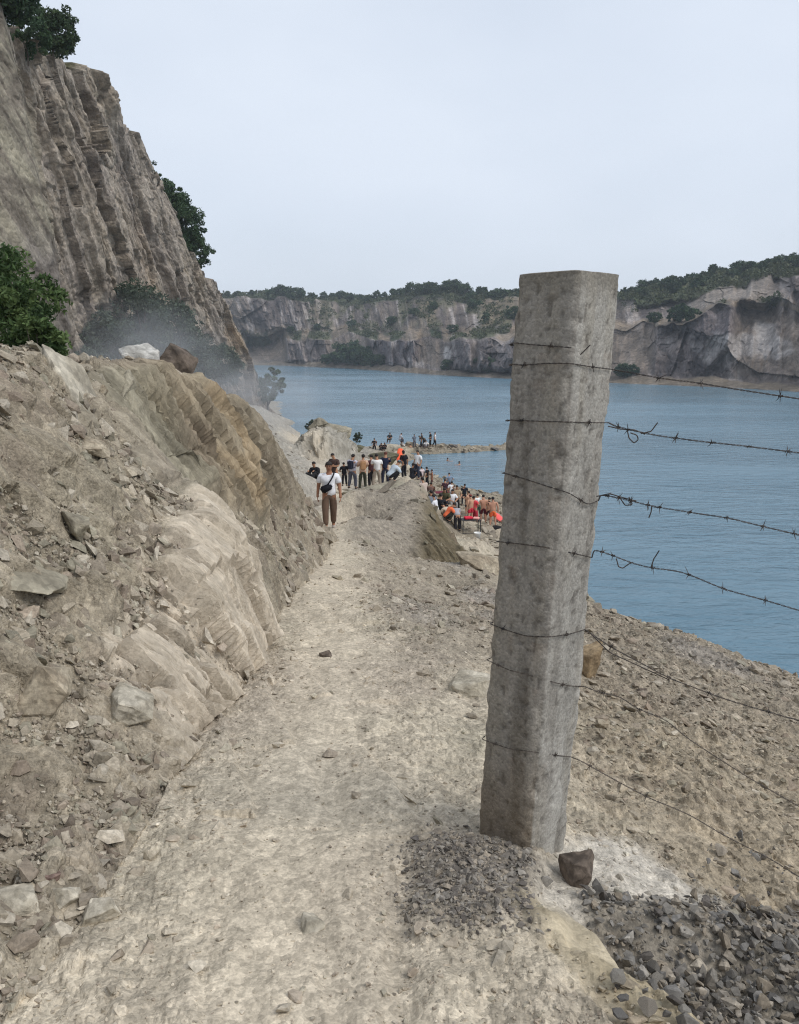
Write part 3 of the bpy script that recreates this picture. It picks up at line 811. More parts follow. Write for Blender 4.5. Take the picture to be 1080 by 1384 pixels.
def rand_rot(n, tilt):
    """random spin with limited tilt (n,3,3)"""
    a = rng.uniform(0, 2 * math.pi, n); t = rng.normal(0, tilt, n); b = rng.uniform(0, 2 * math.pi, n)
    ca, sa = np.cos(a), np.sin(a)
    Rz = np.zeros((n, 3, 3)); Rz[:, 0, 0] = ca; Rz[:, 0, 1] = -sa; Rz[:, 1, 0] = sa; Rz[:, 1, 1] = ca; Rz[:, 2, 2] = 1
    k = np.stack([np.cos(b), np.sin(b), 0 * b], -1)
    K = np.zeros((n, 3, 3)); K[:, 0, 1] = -k[:, 2]; K[:, 0, 2] = k[:, 1]; K[:, 1, 0] = k[:, 2]; K[:, 1, 2] = -k[:, 0]; K[:, 2, 0] = -k[:, 1]; K[:, 2, 1] = k[:, 0]
    Rt = np.eye(3)[None] + np.sin(t)[:, None, None] * K + (1 - np.cos(t))[:, None, None] * (K @ K)
    return Rt @ Rz

def scatter(name, x, Y, size, colr, mat, tilt=.4, sink=.15, label=None, lift=None):
    n = len(x)
    z = lattice(TZ, x, Y)
    nr = lattice(Nn, x, Y); nr /= np.linalg.norm(nr, axis=1, keepdims=True)
    Rm = rand_rot(n, tilt)
    # lean with the slope
    zax = np.array([0, 0, 1.0]); v = np.cross(np.broadcast_to(zax, nr.shape), nr); c = nr[:, 2]
    K = np.zeros((n, 3, 3)); K[:, 0, 1] = -v[:, 2]; K[:, 0, 2] = v[:, 1]; K[:, 1, 0] = v[:, 2]; K[:, 1, 2] = -v[:, 0]; K[:, 2, 0] = -v[:, 1]; K[:, 2, 1] = v[:, 0]
    A = np.eye(3)[None] + K + (K @ K) / (1 + c)[:, None, None]
    Rm = A @ Rm
    P = np.stack([x, Y, z], -1) + nr * (size * sink)[:, None]
    if lift is not None: P[:, 2] += lift
    which = rng.integers(0, len(SHAPES), n)
    VV, FF, CC = [], [], []; off = 0
    for k in range(len(SHAPES)):
        m = np.where(which == k)[0]
        if not len(m): continue
        V, F = SHAPES[k]
        st = size[m][:, None, None] * V[None]
        W = np.einsum('nij,nvj->nvi', Rm[m], st) + P[m][:, None]
        VV.append(W.reshape(-1, 3)); FF.append((F[None] + (off + np.arange(len(m)) * len(V))[:, None, None]).reshape(-1, 3))
        CC.append(np.repeat(colr[m], len(V), axis=0)); off += len(m) * len(V)
    o = mesh_np(name, np.concatenate(VV), np.concatenate(FF), mat, False, np.concatenate(CC))
    return o

stone_mat = rock_mat('loose_stone', (18, 90), (.82, 1.18), .004, bump_s=.7)
stone_cols = np.array([C(170, 160, 144), C(150, 141, 126), C(132, 122, 111), C(184, 176, 162), C(140, 137, 122), C(122, 108, 98)])
def local_cols(x, Y, spread=.16, mixk=.5):
    g = lattice(col, x, Y)
    pick = stone_cols[rng.integers(0, len(stone_cols), len(x))]
    c = g * (1 - mixk) + pick * mixk
    return np.clip(c * (1 + rng.normal(0, spread, (len(x), 1))), .02, .85)

# rubble over the whole near ground, the grain growing coarser on the bank
def by_area(w, n):
    """random lattice points, weighted, jittered inside their cells"""
    P = np.stack([TX, TY, TZ], -1)
    ar = np.linalg.norm(np.cross(np.gradient(P, axis=0), np.gradient(P, axis=1)), axis=-1)
    wgt = (w * ar).ravel(); wgt = wgt / wgt.sum()
    idx = rng.choice(len(wgt), n, p=wgt)
    i, j = np.divmod(idx, TX.shape[1])
    r_ = rr[i] * (1 + rng.uniform(-.002, .002, n)); f_ = np.radians(ph)[j] + rng.uniform(-.0008, .0008, n)
    return r_ * np.sin(f_), APY + r_ * np.cos(f_)
dcam = np.sqrt(GX ** 2 + GY ** 2 + GZ ** 2)
view = (dcam < 24) * (GY > .8) / dcam ** 2 * (np.abs(GX) < .66 * GY + .5)
clump = np.clip(.55 + 1.1 * fbm(GX * 1.5, GY * 1.5, GZ * 1.5, 3, 201) + .5 * fbm(GX * 5, GY * 5, GZ * 5, 2, 202), .05, 2)
clear = (1 - .6 * gheap) * (1 - .8 * gpad) * (1 - .55 * spill) * (np.arange(GX.shape[0]) > 2)[:, None]
wg = view * clump * clear * (.30 + .45 * rightm - .22 * mound + .35 * sidem) * (1 - .80 * pathm) * (~isb)
x1, y1 = by_area(wg, 46000)
d1_ = lattice(dcam, x1, y1)
size = np.clip((.0022 + .0016 * rng.pareto(2.0, len(x1))) * (.9 + d1_ * .42), 0, .010 + .010 * d1_)
rub = scatter('loose_rubble', x1, y1, size, local_cols(x1, y1), stone_mat, .45, .12)
tag(rub, 'loose beige stone chips strewn over path and slope', 'rubble', None, 'stuff')
wb = view * clump * isb * (1 - .93 * np.clip(bedm, 0, 1)) * (GX > -3.2)
x1, y1 = by_area(wb, 52000)
d1_ = lattice(dcam, x1, y1)
size = np.clip((.0028 + .0022 * rng.pareto(1.9, len(x1))) * (.9 + d1_ * .42), 0, .016 + .013 * d1_)
rub = scatter('bank_rubble', x1, y1, size, local_cols(x1, y1, .15, .55), stone_mat, .5, .10)
tag(rub, 'flaky stone rubble covering the bank on the left', 'rubble', None, 'stuff')

wf = (dcam >= 22) * (dcam < 105) / dcam ** 2 * (TZ > WATER - .1) * (np.abs(GX) < .6 * GY) * clump * (.35 + 1.6 * beach + .4 * (steep > .3)) * (1 - .8 * pathm)
x1, y1 = by_area(wf, 9000)
d1_ = lattice(dcam, x1, y1)
size = np.clip((.0020 + .0016 * rng.pareto(2.0, len(x1))) * d1_, 0, .55)
rub = scatter('shore_rubble', x1, y1, size, local_cols(x1, y1, .2, .35), stone_mat, .5, .05)
tag(rub, 'stones littering the beach, the spit and the ground by the crowd', 'rubble', None, 'stuff')

# crushed stone packed round the foot of the post
n = 14000
xx = rng.normal(.27, .28, n); Yc = rng.normal(2.24, .30, n)
gp = lattice(gpad, xx, Yc) + .12 * fbm(xx * 12, Yc * 12, 0, 2, 203)
k = (gp > .08) & (rng.uniform(0, 1, n) < gp ** 1.2 * (.75 + .5 * fbm(xx * 9, Yc * 9, 0, 3, 206)))
xx, Yc = xx[k], Yc[k]
size = np.clip(.0055 + .0055 * rng.pareto(2.6, len(xx)), 0, .024)
cg = np.array([C(132, 126, 118), C(118, 112, 105), C(146, 140, 131), C(106, 100, 94), C(154, 144, 130)])[rng.integers(0, 5, len(xx))] * rng.uniform(.85, 1.15, (len(xx), 1))
gr = scatter('post_gravel', xx, Yc, size, cg, stone_mat, .7, .12, lift=rng.uniform(-.004, .004, len(xx)))
tag(gr, 'grey crushed gravel packed around the concrete post', 'gravel', None, 'stuff')

# heap of broken dark stone, lower right
n = 24000
xx = rng.uniform(.45, 2.6, n); Yc = rng.uniform(1.1, 3.2, n)
gp = lattice(gheap, xx, Yc)
k = rng.uniform(.03, .62, n) < gp + .25 * fbm(xx * 5, Yc * 5, 0, 3, 205)
xx, Yc, gp = xx[k], Yc[k], gp[k]
m = rng.uniform(0, 1, len(xx)) < .55
xx, Yc, gp = xx[m], Yc[m], gp[m]
size = np.clip(.007 + .010 * rng.pareto(2.2, len(xx)), 0, .036)
heap_cols = np.array([C(128, 124, 118), C(112, 108, 102), C(142, 137, 129), C(98, 93, 88), C(134, 127, 117), C(120, 117, 113)])
cg = np.concatenate([heap_cols, [C(150, 141, 128), C(138, 128, 114)]])[rng.integers(0, 8, len(xx))] * rng.uniform(.85, 1.2, (len(xx), 1))
gr = scatter('broken_stone_heap', xx, Yc, size, cg, stone_mat, .9, .35, lift=rng.uniform(-.005, .03, len(xx)))
tag(gr, 'small broken grey stone filling the heap at lower right', 'gravel', None, 'stuff')

# ------------------------------------------------------------------ rocks that stand out
def rock_mesh(name, dims, seed, cols, mat, cuts=9, rough=.05):
    """angular block: a hull of few corners, arrises knocked off, faces roughened"""
    r = np.random.default_rng(seed)
    p = r.uniform(-1, 1, (cuts + 5, 3)); p /= (np.abs(p) ** 4).sum(1, keepdims=True) ** .25; p *= r.uniform(.82, 1, (len(p), 1))
    bm = bmesh.new()
    res = bmesh.ops.convex_hull(bm, input=[bm.verts.new(q) for q in p])
    bmesh.ops.delete(bm, geom=[g for g in res['geom_interior'] if isinstance(g, bmesh.types.BMVert)], context='VERTS')
    bmesh.ops.dissolve_limit(bm, angle_limit=R(12), verts=bm.verts[:], edges=bm.edges[:])
    bmesh.ops.bevel(bm, geom=bm.edges[:], offset=.035, segments=1, affect='EDGES', profile=.5)
    bmesh.ops.triangulate(bm, faces=bm.faces[:])
    for _ in range(5):
        lg = [e for e in bm.edges if e.calc_length() > .16]
        if not lg: break
        bmesh.ops.subdivide_edges(bm, edges=lg, cuts=1)
        bmesh.ops.triangulate(bm, faces=bm.faces[:])
    bmesh.ops.recalc_face_normals(bm, faces=bm.faces[:])
    bm.verts.index_update(); bm.normal_update()
    V = np.array([v.co[:] for v in bm.verts]); NN = np.array([v.normal[:] for v in bm.verts])
    F = np.array([[v.index for v in f.verts] for f in bm.faces]); bm.free()
    d = fbm(V[:, 0] * 1.6 + seed, V[:, 1] * 1.6, V[:, 2] * 1.6, 3, seed) * rough * 1.4 + fbm(V[:, 0] * 5 + seed, V[:, 1] * 5, V[:, 2] * 5, 3, seed + 1) * rough * .8
    V = V + NN * d[:, None]
    ext = V.max(0) - V.min(0)
    V = (V - (V.max(0) + V.min(0)) / 2) / ext * np.array(dims)
    b = 2.2 / max(dims)
    nz = fbm(V[:, 0] * b * 1.5, V[:, 1] * b * 1.5, V[:, 2] * b * 1.5, 4, seed + 5)
    c = cols[0][None] * (1 - sstep(-.2, .3, nz))[:, None] + cols[1][None] * sstep(-.2, .3, nz)[:, None]
    return mesh_np(name, V, F, mat, False, c)
boulder_mats = {}
def rock(label, px, py, Y, dims, rot, cols, seed, name='boulder', cuts=9, sinkf=.3, cat='rock', group=None):
    d = max(dims)
    key = 'small' if d < .35 else ('mid' if d < 1.2 else 'big')
    if key not in boulder_mats:
        sc = {'small': (9, 45, .006), 'mid': (3.5, 18, .02), 'big': (1, 6, .08)}[key]
        boulder_mats[key] = rock_mat('boulder_' + key, sc[:2], (.74, 1.24), sc[2])
    o = rock_mesh(name, dims, seed, cols, boulder_mats[key], cuts)
    if Y is None: x, Y, z = hit(px, py)
    else:
        x, _, z = at(px, py, Y); z = ground_z(x, Y) if sinkf is not None else z
    o.location = (x, Y, z + dims[2] * (.5 - (sinkf or 0)))
    o.rotation_euler = tuple(R(a) for a in rot)
    return tag(o, label, cat, group)
PALE = (C(186, 178, 162), C(160, 152, 136)); BEIGE = (C(168, 157, 138), C(146, 134, 116)); DARK = (C(112, 101, 91), C(80, 72, 65)); GREY = (C(128, 122, 116), C(104, 99, 95))
WHITE = (C(205, 202, 196), C(170, 167, 160)); ORNG = (C(164, 144, 116), C(140, 122, 98)); GREEN = (C(156, 149, 132), C(134, 127, 112))

rock('dark brown broken rock lying at the foot of the concrete post', 781, 1192, None, (.125, .11, .125), (14, 10, 20), DARK, 301, cuts=14, sinkf=.16)
rock('whitish boulder on top of the rubble bank beside the dark boulder', 190, 511, 9.0, (.46, .42, .42), (5, 0, 30), WHITE, 302, sinkf=-.02, cuts=20)
rock('dark brown boulder on top of the rubble bank beside the whitish one', 237, 518, 9.2, (.42, .38, .42), (18, 25, 50), DARK, 303, sinkf=.06, cuts=15)
rock('orange brown rock behind the right edge of the concrete post', 797, 912, None, (.33, .26, .34), (10, -14, 15), ORNG, 304, sinkf=.25)
rock('long pale slab tilted beside the bathers, left of the post', 648, 780, 16.0, (1.05, .9, .34), (4, 16, -18), BEIGE, 305, 'rock_slab', 8, .25)
rock('flat pale rock behind the left edge of the post', 640, 935, None, (.34, .30, .15), (4, 8, -20), PALE, 306, 'rock_slab', 8, .35)
rock('grey flat slab under the squatting man', 512, 663, 33.5, (3.3, 2.2, .85), (3, -6, 10), GREEN, 307, 'rock_slab', 9, .3)
rock('beige boulder half sunk in the bank at the far left', 60, 935, None, (.20, .34, .22), (0, 34, 20), BEIGE, 308, cuts=12, sinkf=.55)
rock('round knob of pale rock bulging from the bank', 178, 965, None, (.22, .26, .16), (10, 26, 35), PALE, 309, cuts=8, sinkf=.5)
rock('upright pale slab leaning on the crest of the bank', 98, 530, None, (.20, .55, .62), (4, -24, -8), PALE, 310, 'rock_slab', 8, .45)
rock('flat stone at the left edge of the photo low on the bank', 22, 1228, None, (.16, .11, .07), (6, 5, 12), PALE, 311, cuts=8, sinkf=.3)
rock('small pointed pale block beside the flat stone at lower left', 92, 1225, None, (.085, .07, .08), (12, 5, 40), PALE, 312, cuts=8, sinkf=.35)
rock('pale block set in the path edge at lower left', 133, 1240, None, (.10, .09, .09), (8, 20, 70), PALE, 313, cuts=8, sinkf=.4)
rock('reddish brown stone lying below the bank ledge', 70, 1193, None, (.05, .045, .05), (20, 10, 10), (C(140, 120, 110), C(118, 100, 92)), 314, cuts=8, sinkf=.25)
rock('slanting grey slab capping the ledge at the left edge', 40, 800, None, (.28, .42, .14), (4, 30, 10), GREEN, 315, 'rock_slab', 9, .5)
rock('jutting green grey block with a dark underside on the bank', 98, 725, None, (.15, .22, .17), (0, 22, 24), GREEN, 316, cuts=9, sinkf=.42)
rock('rounded stone on the rubble near the bank crest', 135, 533, None, (.13, .13, .11), (0, 10, 0), BEIGE, 317, cuts=7, sinkf=.25)
rock('squarish grey block below the bank crest', 162, 545, None, (.30, .34, .34), (6, -12, 14), GREEN, 318, cuts=8, sinkf=.4)
rock('thin flat flake resting in the rubble under the block', 128, 620, None, (.22, .20, .10), (4, 14, 30), BEIGE, 319, cuts=8, sinkf=.3)
rock('pale slab showing in the worn path surface', 422, 1252, None, (.075, .09, .04), (8, 4, 20), PALE, 320, cuts=8, sinkf=.45)
rock('sharp stone poking from the ground left of the gravel', 562, 1138, None, (.04, .034, .028), (10, 4, 60), GREY, 321, cuts=8, sinkf=.2)
rock('dark chip lying in the middle of the path', 440, 888, None, (.10, .07, .05), (10, 4, 20), DARK, 322, cuts=8, sinkf=.2)
rock('sandy boulder among small stones right of the post', 812, 985, None, (.08, .07, .06), (10, 4, 20), BEIGE, 323, cuts=8, sinkf=.2)
rock('flat dark stone on the right hand slope', 868, 938, None, (.11, .07, .05), (5, 0, 25), DARK, 324, cuts=8, sinkf=.3)
rock('pale boulder on the right hand slope near the lower fence wire', 1032, 1068, None, (.06, .05, .045), (5, 0, 65), PALE, 325, cuts=8, sinkf=.2)
# knoll at the end of the path
rock('big olive boulder crowning the rocky knoll by the water', 452, 588, 72, (3.0, 3.2, 1.6), (5, 6, 25), GREEN, 326, cuts=9, sinkf=.3)
rock('smaller boulder left on the rocky knoll by the water', 430, 585, 71, (1.5, 1.6, 1.2), (5, 6, 75), GREEN, 327, cuts=9, sinkf=.3)
rock('dark flat ledge of rock behind the standing crowd', 512, 612, 78, (4.2, 3.5, 1.5), (3, -4, 10), (C(112, 108, 86), C(84, 80, 64)), 328, 'rock_slab', 9, .35)
rock('low hump of rock between knoll and spit', 478, 606, 76, (3.0, 3.0, 1.7), (3, -4, 40), (C(118, 114, 92), C(92, 88, 70)), 329, cuts=9, sinkf=.3)
rock('pale rock where bathers sit out on the spit', 545, 601, 93, (2.6, 1.6, 1.3), (3, -4, 40), BEIGE, 330, cuts=9, sinkf=.3)
for i, (px, py) in enumerate(((556, 606), (572, 607), (594, 606), (612, 607), (640, 607), (668, 609))):
    rock(('low boulder at the spit beside the pale rock', 'low boulder under the bathers on the spit', 'low boulder at the busy tip of the spit', 'wet boulder just past the bathers on the spit', 'lone low rock midway along the sand bar', 'lone low rock near the post at the end of the sand bar')[i], px, py, 95.5, (1.5 - .12 * i, 1.1, .7 - .05 * i), (3, 4, 40 * i), GREY if i % 2 else BEIGE, 331 + i, cuts=8, sinkf=.35)

# largest blocks of the broken stone heap, each its own
hs = []
r3 = np.random.default_rng(77)
protos = []
tries = 0
while len(hs) < 80 and tries < 4000:
    tries += 1
    px, py = r3.uniform(835, 1085), r3.uniform(1120, 1390)
    x, Y, z = on_z(px, py, -2.1)
    if lattice(gheap, np.array([x]), np.array([Y]))[0] < r3.uniform(.3, .8): continue
    x, Y, z = hit(px, py)
    s = r3.uniform(.024, .052) * (1.35 if r3.random() < .15 else 1)
    if any(math.hypot(x - a, Y - b) < (s + q) * .62 for a, b, q in hs): continue
    hs.append((x, Y, s))
    if len(protos) < 12:
        V, F = hull_stone(500 + len(protos), 14 + len(protos) % 4, (1, .72 + .02 * len(protos), .48 + .025 * ((len(protos) * 5) % 9)))
        c = np.repeat((heap_cols[len(protos) % 6] * r3.uniform(.9, 1.15))[None], len(V), 0)
        o = mesh_np('broken_stone', V, F, stone_mat, False, c); protos.append(o)
    else:
        o = protos[len(hs) % 12].copy(); COL.objects.link(o)
    o.scale = (s * .62,) * 3
    o.location = (x, Y, ground_z(x, Y) + .022 + s * .12)
    o.rotation_euler = (r3.normal(0, .5), r3.normal(0, .5), r3.uniform(0, 6.28))
    tag(o, 'fist sized angular grey stone lying on the heap of broken stone', 'stone', 'blocks of the broken stone heap')

# ================================================================== concrete post
def make_post():
    s = .22
    nb = Vector((.4355, 2.4, -1.646)); ntp = Vector((.521, 2.4, .209))
    az = math.atan2(.48, 2.4)
    beta = math.atan2(52, 80)
    rt = Vector((math.cos(az), -math.sin(az), 0)); fw = Vector((math.sin(az), math.cos(az), 0))
    e1 = (-rt * math.cos(beta) + fw * math.sin(beta)) * s * 1.07       # along the left hand face
    e2 = (rt * math.sin(beta) + fw * math.cos(beta)) * s * 1.18        # along the right hand face
    axis = (ntp - nb); H = axis.length; below = .35
    nu, nv = 26, 230
    ring = []
    for k in range(4 * nu):
        side, f = divmod(k, nu); f /= nu
        a, b = ((f, 0), (1, f), (1 - f, 1), (0, 1 - f))[side]
        ring.append((a, b))
    ring = np.array(ring)
    # arris slightly chamfered / knocked off
    cen = ring - .5
    r8 = (np.abs(cen) ** 9).sum(1) ** (1 / 9)
    cen = cen / r8[:, None] * .5
    E1, E2, AXN, NB = (np.array(v) for v in (e1, e2, axis / H, nb))
    hh = np.linspace(-below, H, nv)
    P = NB[None, None] + hh[:, None, None] * AXN[None, None] + (cen[:, 0] + .5)[None, :, None] * E1[None, None] + (cen[:, 1] + .5)[None, :, None] * E2[None, None]
    # cast end: rings closing the top
    ctr = NB + H * AXN + .5 * E1 + .5 * E2
    tops = []
    for f in (.985, .95, .85, .7, .5, .3, .12, .0):
        q = ctr + (P[-1] - ctr) * f
        q = q + AXN * (.006 * (1 - f ** 6))
        tops.append(q)
    P = np.concatenate([P, np.stack(tops)])
    out = (cen[:, 0:1] * E1[None] + cen[:, 1:2] * E2[None]); out /= np.linalg.norm(out, axis=1, keepdims=True)
    n_ = fbm(P[..., 0] * 9, P[..., 1] * 9, P[..., 2] * 9, 4, 401) * .0035 + fbm(P[..., 0] * 38, P[..., 1] * 38, P[..., 2] * 26, 3, 402) * .0022
    corner = np.clip((np.abs(cen).min(1) - .36) / .14, 0, 1)     # 1 at the four arrises
    chip = sstep(.25, .75, vnoise(P[..., 0] * 5, P[..., 1] * 5, P[..., 2] * 16, 403)) * .014 + sstep(.55, .9, vnoise(P[..., 0] * 3, P[..., 1] * 3, P[..., 2] * 5, 404)) * .016
    chip = chip + sstep(.55, .85, vnoise(P[..., 0] * 24, P[..., 1] * 24, P[..., 2] * 30, 409)) * .008
    topr = sstep(H - .07, H, np.concatenate([hh, np.full(len(tops), H)]))[:, None] * sstep(.35, .8, vnoise(P[..., 0] * 16, P[..., 1] * 16, P[..., 2] * 16, 410)) * .008
    chip = chip * .95
    off = n_ - chip * corner[None] - topr
    # right hand face swells towards the foot, smeared cement low down
    P = P + off[..., None] * out[None]
    hz = np.concatenate([hh, np.full(len(tops), H)])
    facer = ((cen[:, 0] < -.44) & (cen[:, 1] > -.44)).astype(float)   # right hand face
    pit = sstep(.71, .80, vnoise(P[..., 0] * 60, P[..., 1] * 60, P[..., 2] * 45, 405))
    P = P - .0045 * pit[..., None] * out[None]
    smear = facer[None] * sstep(1.05, .3, hz)[:, None] * sstep(-.05, .3, fbm(P[..., 0] * 14, P[..., 1] * 14, P[..., 2] * 3.2, 4, 406))
    P = P + .007 * smear[..., None] * out[None]
    streak = fbm(P[..., 0] * 22, P[..., 1] * 22, P[..., 2] * 1.6, 4, 407); blot = fbm(P[..., 0] * 7, P[..., 1] * 7, P[..., 2] * 3, 4, 408)
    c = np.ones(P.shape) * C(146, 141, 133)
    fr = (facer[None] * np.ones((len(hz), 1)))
    c = blend(c, fr * .9, C(166, 162, 154))  # sunward face painted lighter: its light is put into the concrete colour
    c = blend(c, sstep(0, .4, streak) * .6 * (1 - .4 * fr), C(98, 92, 84))
    c = blend(c, sstep(.02, .4, -streak) * .4, C(148, 141, 128))
    c = blend(c, sstep(.05, .4, blot) * .25, C(138, 130, 116))
    c = blend(c, pit * .55, C(90, 85, 79))
    rust = np.zeros(hz.shape)
    for hw in (1.62, 1.54, 1.36, 1.18, .93, .70, .55, .28): rust = np.maximum(rust, np.exp(-np.maximum(hw - hz, 0) / .05) * (hz < hw + .004))
    c = blend(c, rust[:, None] * sstep(.05, .45, fbm(P[..., 0] * 30, P[..., 1] * 30, P[..., 2] * 2.0, 3, 411)) * .28, C(112, 92, 74))
    c = blend(c, smear * .6, C(186, 182, 174))
    c = blend(c, sstep(.35, .0, hz)[:, None] * (1 - fr) * .55, C(118, 102, 82))
    c = blend(c, sstep(H - .10, H - .01, hz)[:, None] * .5 * np.ones_like(fr), C(110, 104, 92))
    c = blend(c, corner[None] * sstep(.3, .7, chip / .03) * .5, C(170, 164, 152))
    nr, nc = P.shape[:2]
    i = np.arange(nr * nc).reshape(nr, nc); j = np.roll(i, -1, axis=1)
    F = np.stack([i[:-1], j[:-1], j[1:], i[1:]], -1).reshape(-1, 4)
    mat = rock_mat('cast_concrete', (24, 120), (.84, 1.16), .004, rough=.9, bump_s=.9)
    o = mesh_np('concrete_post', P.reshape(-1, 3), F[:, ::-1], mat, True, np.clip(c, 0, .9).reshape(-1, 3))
    bm = bmesh.new(); bm.from_mesh(o.data); bmesh.ops.recalc_face_normals(bm, faces=bm.faces[:]); bm.to_mesh(o.data); bm.free()
    o.data.set_sharp_from_angle(angle=R(40))
    tag(o, 'leaning square grey concrete fence post with barbed wire tied round it', 'post')
    return NB, E1, E2, AXN, H
PNB, PE1, PE2, PAX, PH_ = make_post()

# ================================================================== barbed wire
def tubes(paths, sides=5):
    VV, FF, off = [], [], 0
    for pts, rad in paths:
        pts = np.asarray(pts, float); n = len(pts)
        t = np.gradient(pts, axis=0); t /= np.linalg.norm(t, axis=1, keepdims=True) + 1e-9
        up = np.where(np.abs(t[:, 2:3]) > .9, np.array([[1.0, 0, 0]]), np.array([[0, 0, 1.0]]))
        a = np.cross(t, up); a /= np.linalg.norm(a, axis=1, keepdims=True) + 1e-9; b = np.cross(t, a)
        an = np.linspace(0, 2 * math.pi, sides, endpoint=False)
        rad = np.broadcast_to(np.asarray(rad, float), (n,))
        ringv = pts[:, None] + rad[:, None, None] * (np.cos(an)[None, :, None] * a[:, None] + np.sin(an)[None, :, None] * b[:, None])
        i = off + np.arange(n * sides).reshape(n, sides); j = np.roll(i, -1, axis=1)
        FF.append(np.stack([i[:-1], j[:-1], j[1:], i[1:]], -1).reshape(-1, 4))
        VV.append(ringv.reshape(-1, 3)); off += n * sides
    return np.concatenate(VV), np.concatenate(FF)

def smooth_path(pts, n=60):
    pts = np.asarray(pts, float)
    d = np.concatenate([[0], np.cumsum(np.linalg.norm(np.diff(pts, axis=0), axis=1))])
    s = np.linspace(0, d[-1], n)
    P = np.stack([np.interp(s, d, pts[:, k]) for k in range(3)], -1)
    for _ in range(3):
        Q = P.copy(); Q[1:-1] = (P[:-2] + 2 * P[1:-1] + P[2:]) / 4; P = Q
    return P
m_, n_, b_ = new_mat('dusty_wire')
vv = objco(n_)
n_.links.new(mixc(n_, maprange(n_, noise(n_, vv, 30, 3), .35, .65, 0, 1), (.055, .045, .038), (.11, .09, .075)), b_.inputs['Base Color'])
b_.inputs['Roughness'].default_value = .8
dusty_wire = m_
m_, n_, b_ = new_mat('rusty_wire')
vv = objco(n_)
n_.links.new(mixc(n_, maprange(n_, noise(n_, vv, 40, 3), .35, .65, 0, 1), (.035, .033, .034), (.085, .065, .052)), b_.inputs['Base Color'])
b_.inputs['Roughness'].default_value = .6; b_.inputs['Metallic'].default_value = .35
wire_mat = m_

def on_post(px, py):
    """point on the post's two camera-side faces seen at a photo point"""
    h, dy, dz = ray(px, py); dvec = np.array([h, dy, dz])
    best = None
    for e in (PE1, PE2):
        nrm = np.cross(e, PAX)
        k = (PNB @ nrm) / (dvec @ nrm)
        p = dvec * k
        # coordinate along the face
        q = (p - PNB) - ((p - PNB) @ PAX) * PAX
        f = q @ e / (e @ e)
        f2 = min(max(f, 0), 1)
        err = abs(f - f2)
        nn = nrm / np.linalg.norm(nrm); other = PE2 if e is PE1 else PE1
        if nn @ other > 0: nn = -nn
        if best is None or err < best[0]: best = (err, p + (f2 - f) * e + nn * .008)
    return best[1]

wr = np.random.default_rng(5)
def twist_wire(P, pitch=.035, rad=.0011, off=.0016):
    """two thin strands laid round each other"""
    d = np.concatenate([[0], np.cumsum(np.linalg.norm(np.diff(P, axis=0), axis=1))])
    n = max(8, int(d[-1] / .006)); s = np.linspace(0, d[-1], n)
    Q = np.stack([np.interp(s, d, P[:, k]) for k in range(3)], -1)
    t = np.gradient(Q, axis=0); t /= np.linalg.norm(t, axis=1, keepdims=True) + 1e-9
    a = np.cross(t, np.array([[0.13, .05, 1.0]])); a /= np.linalg.norm(a, axis=1, keepdims=True) + 1e-9; b = np.cross(t, a)
    ph_ = s / pitch * 2 * math.pi
    out = []
    for o_ in (0, math.pi):
        out.append((Q + off * (np.cos(ph_ + o_)[:, None] * a + np.sin(ph_ + o_)[:, None] * b), rad))
    return out
def barb(p, t, size=.022):
    t = np.asarray(t) / (np.linalg.norm(t) + 1e-9)
    a = np.cross(t, [0, .2, 1.0]); a /= np.linalg.norm(a); b = np.cross(t, a)
    out = []
    ang = np.linspace(0, 4 * math.pi, 16)
    out.append((p + np.outer(np.linspace(-.006, .006, 16), t) + .0036 * (np.outer(np.cos(ang), a) + np.outer(np.sin(ang), b)), .0011))
    for k in range(4):
        th = wr.uniform(0, 6.28) if k % 2 == 0 else th + math.pi + wr.normal(0, .3)
        dv = np.cos(th) * a + np.sin(th) * b + wr.normal(0, .35) * t
        out.append((np.stack([p + .002 * dv, p + size * .5 * dv, p + size * wr.uniform(.75, 1.1) * dv]), np.array([.0012, .0011, .0004])))
    return out
def free(px, py, Y): return np.array(at(px, py, Y))
def Yw(px): return 2.43 - .00045 * (px - 790)       # the fence line swings slightly nearer towards the right
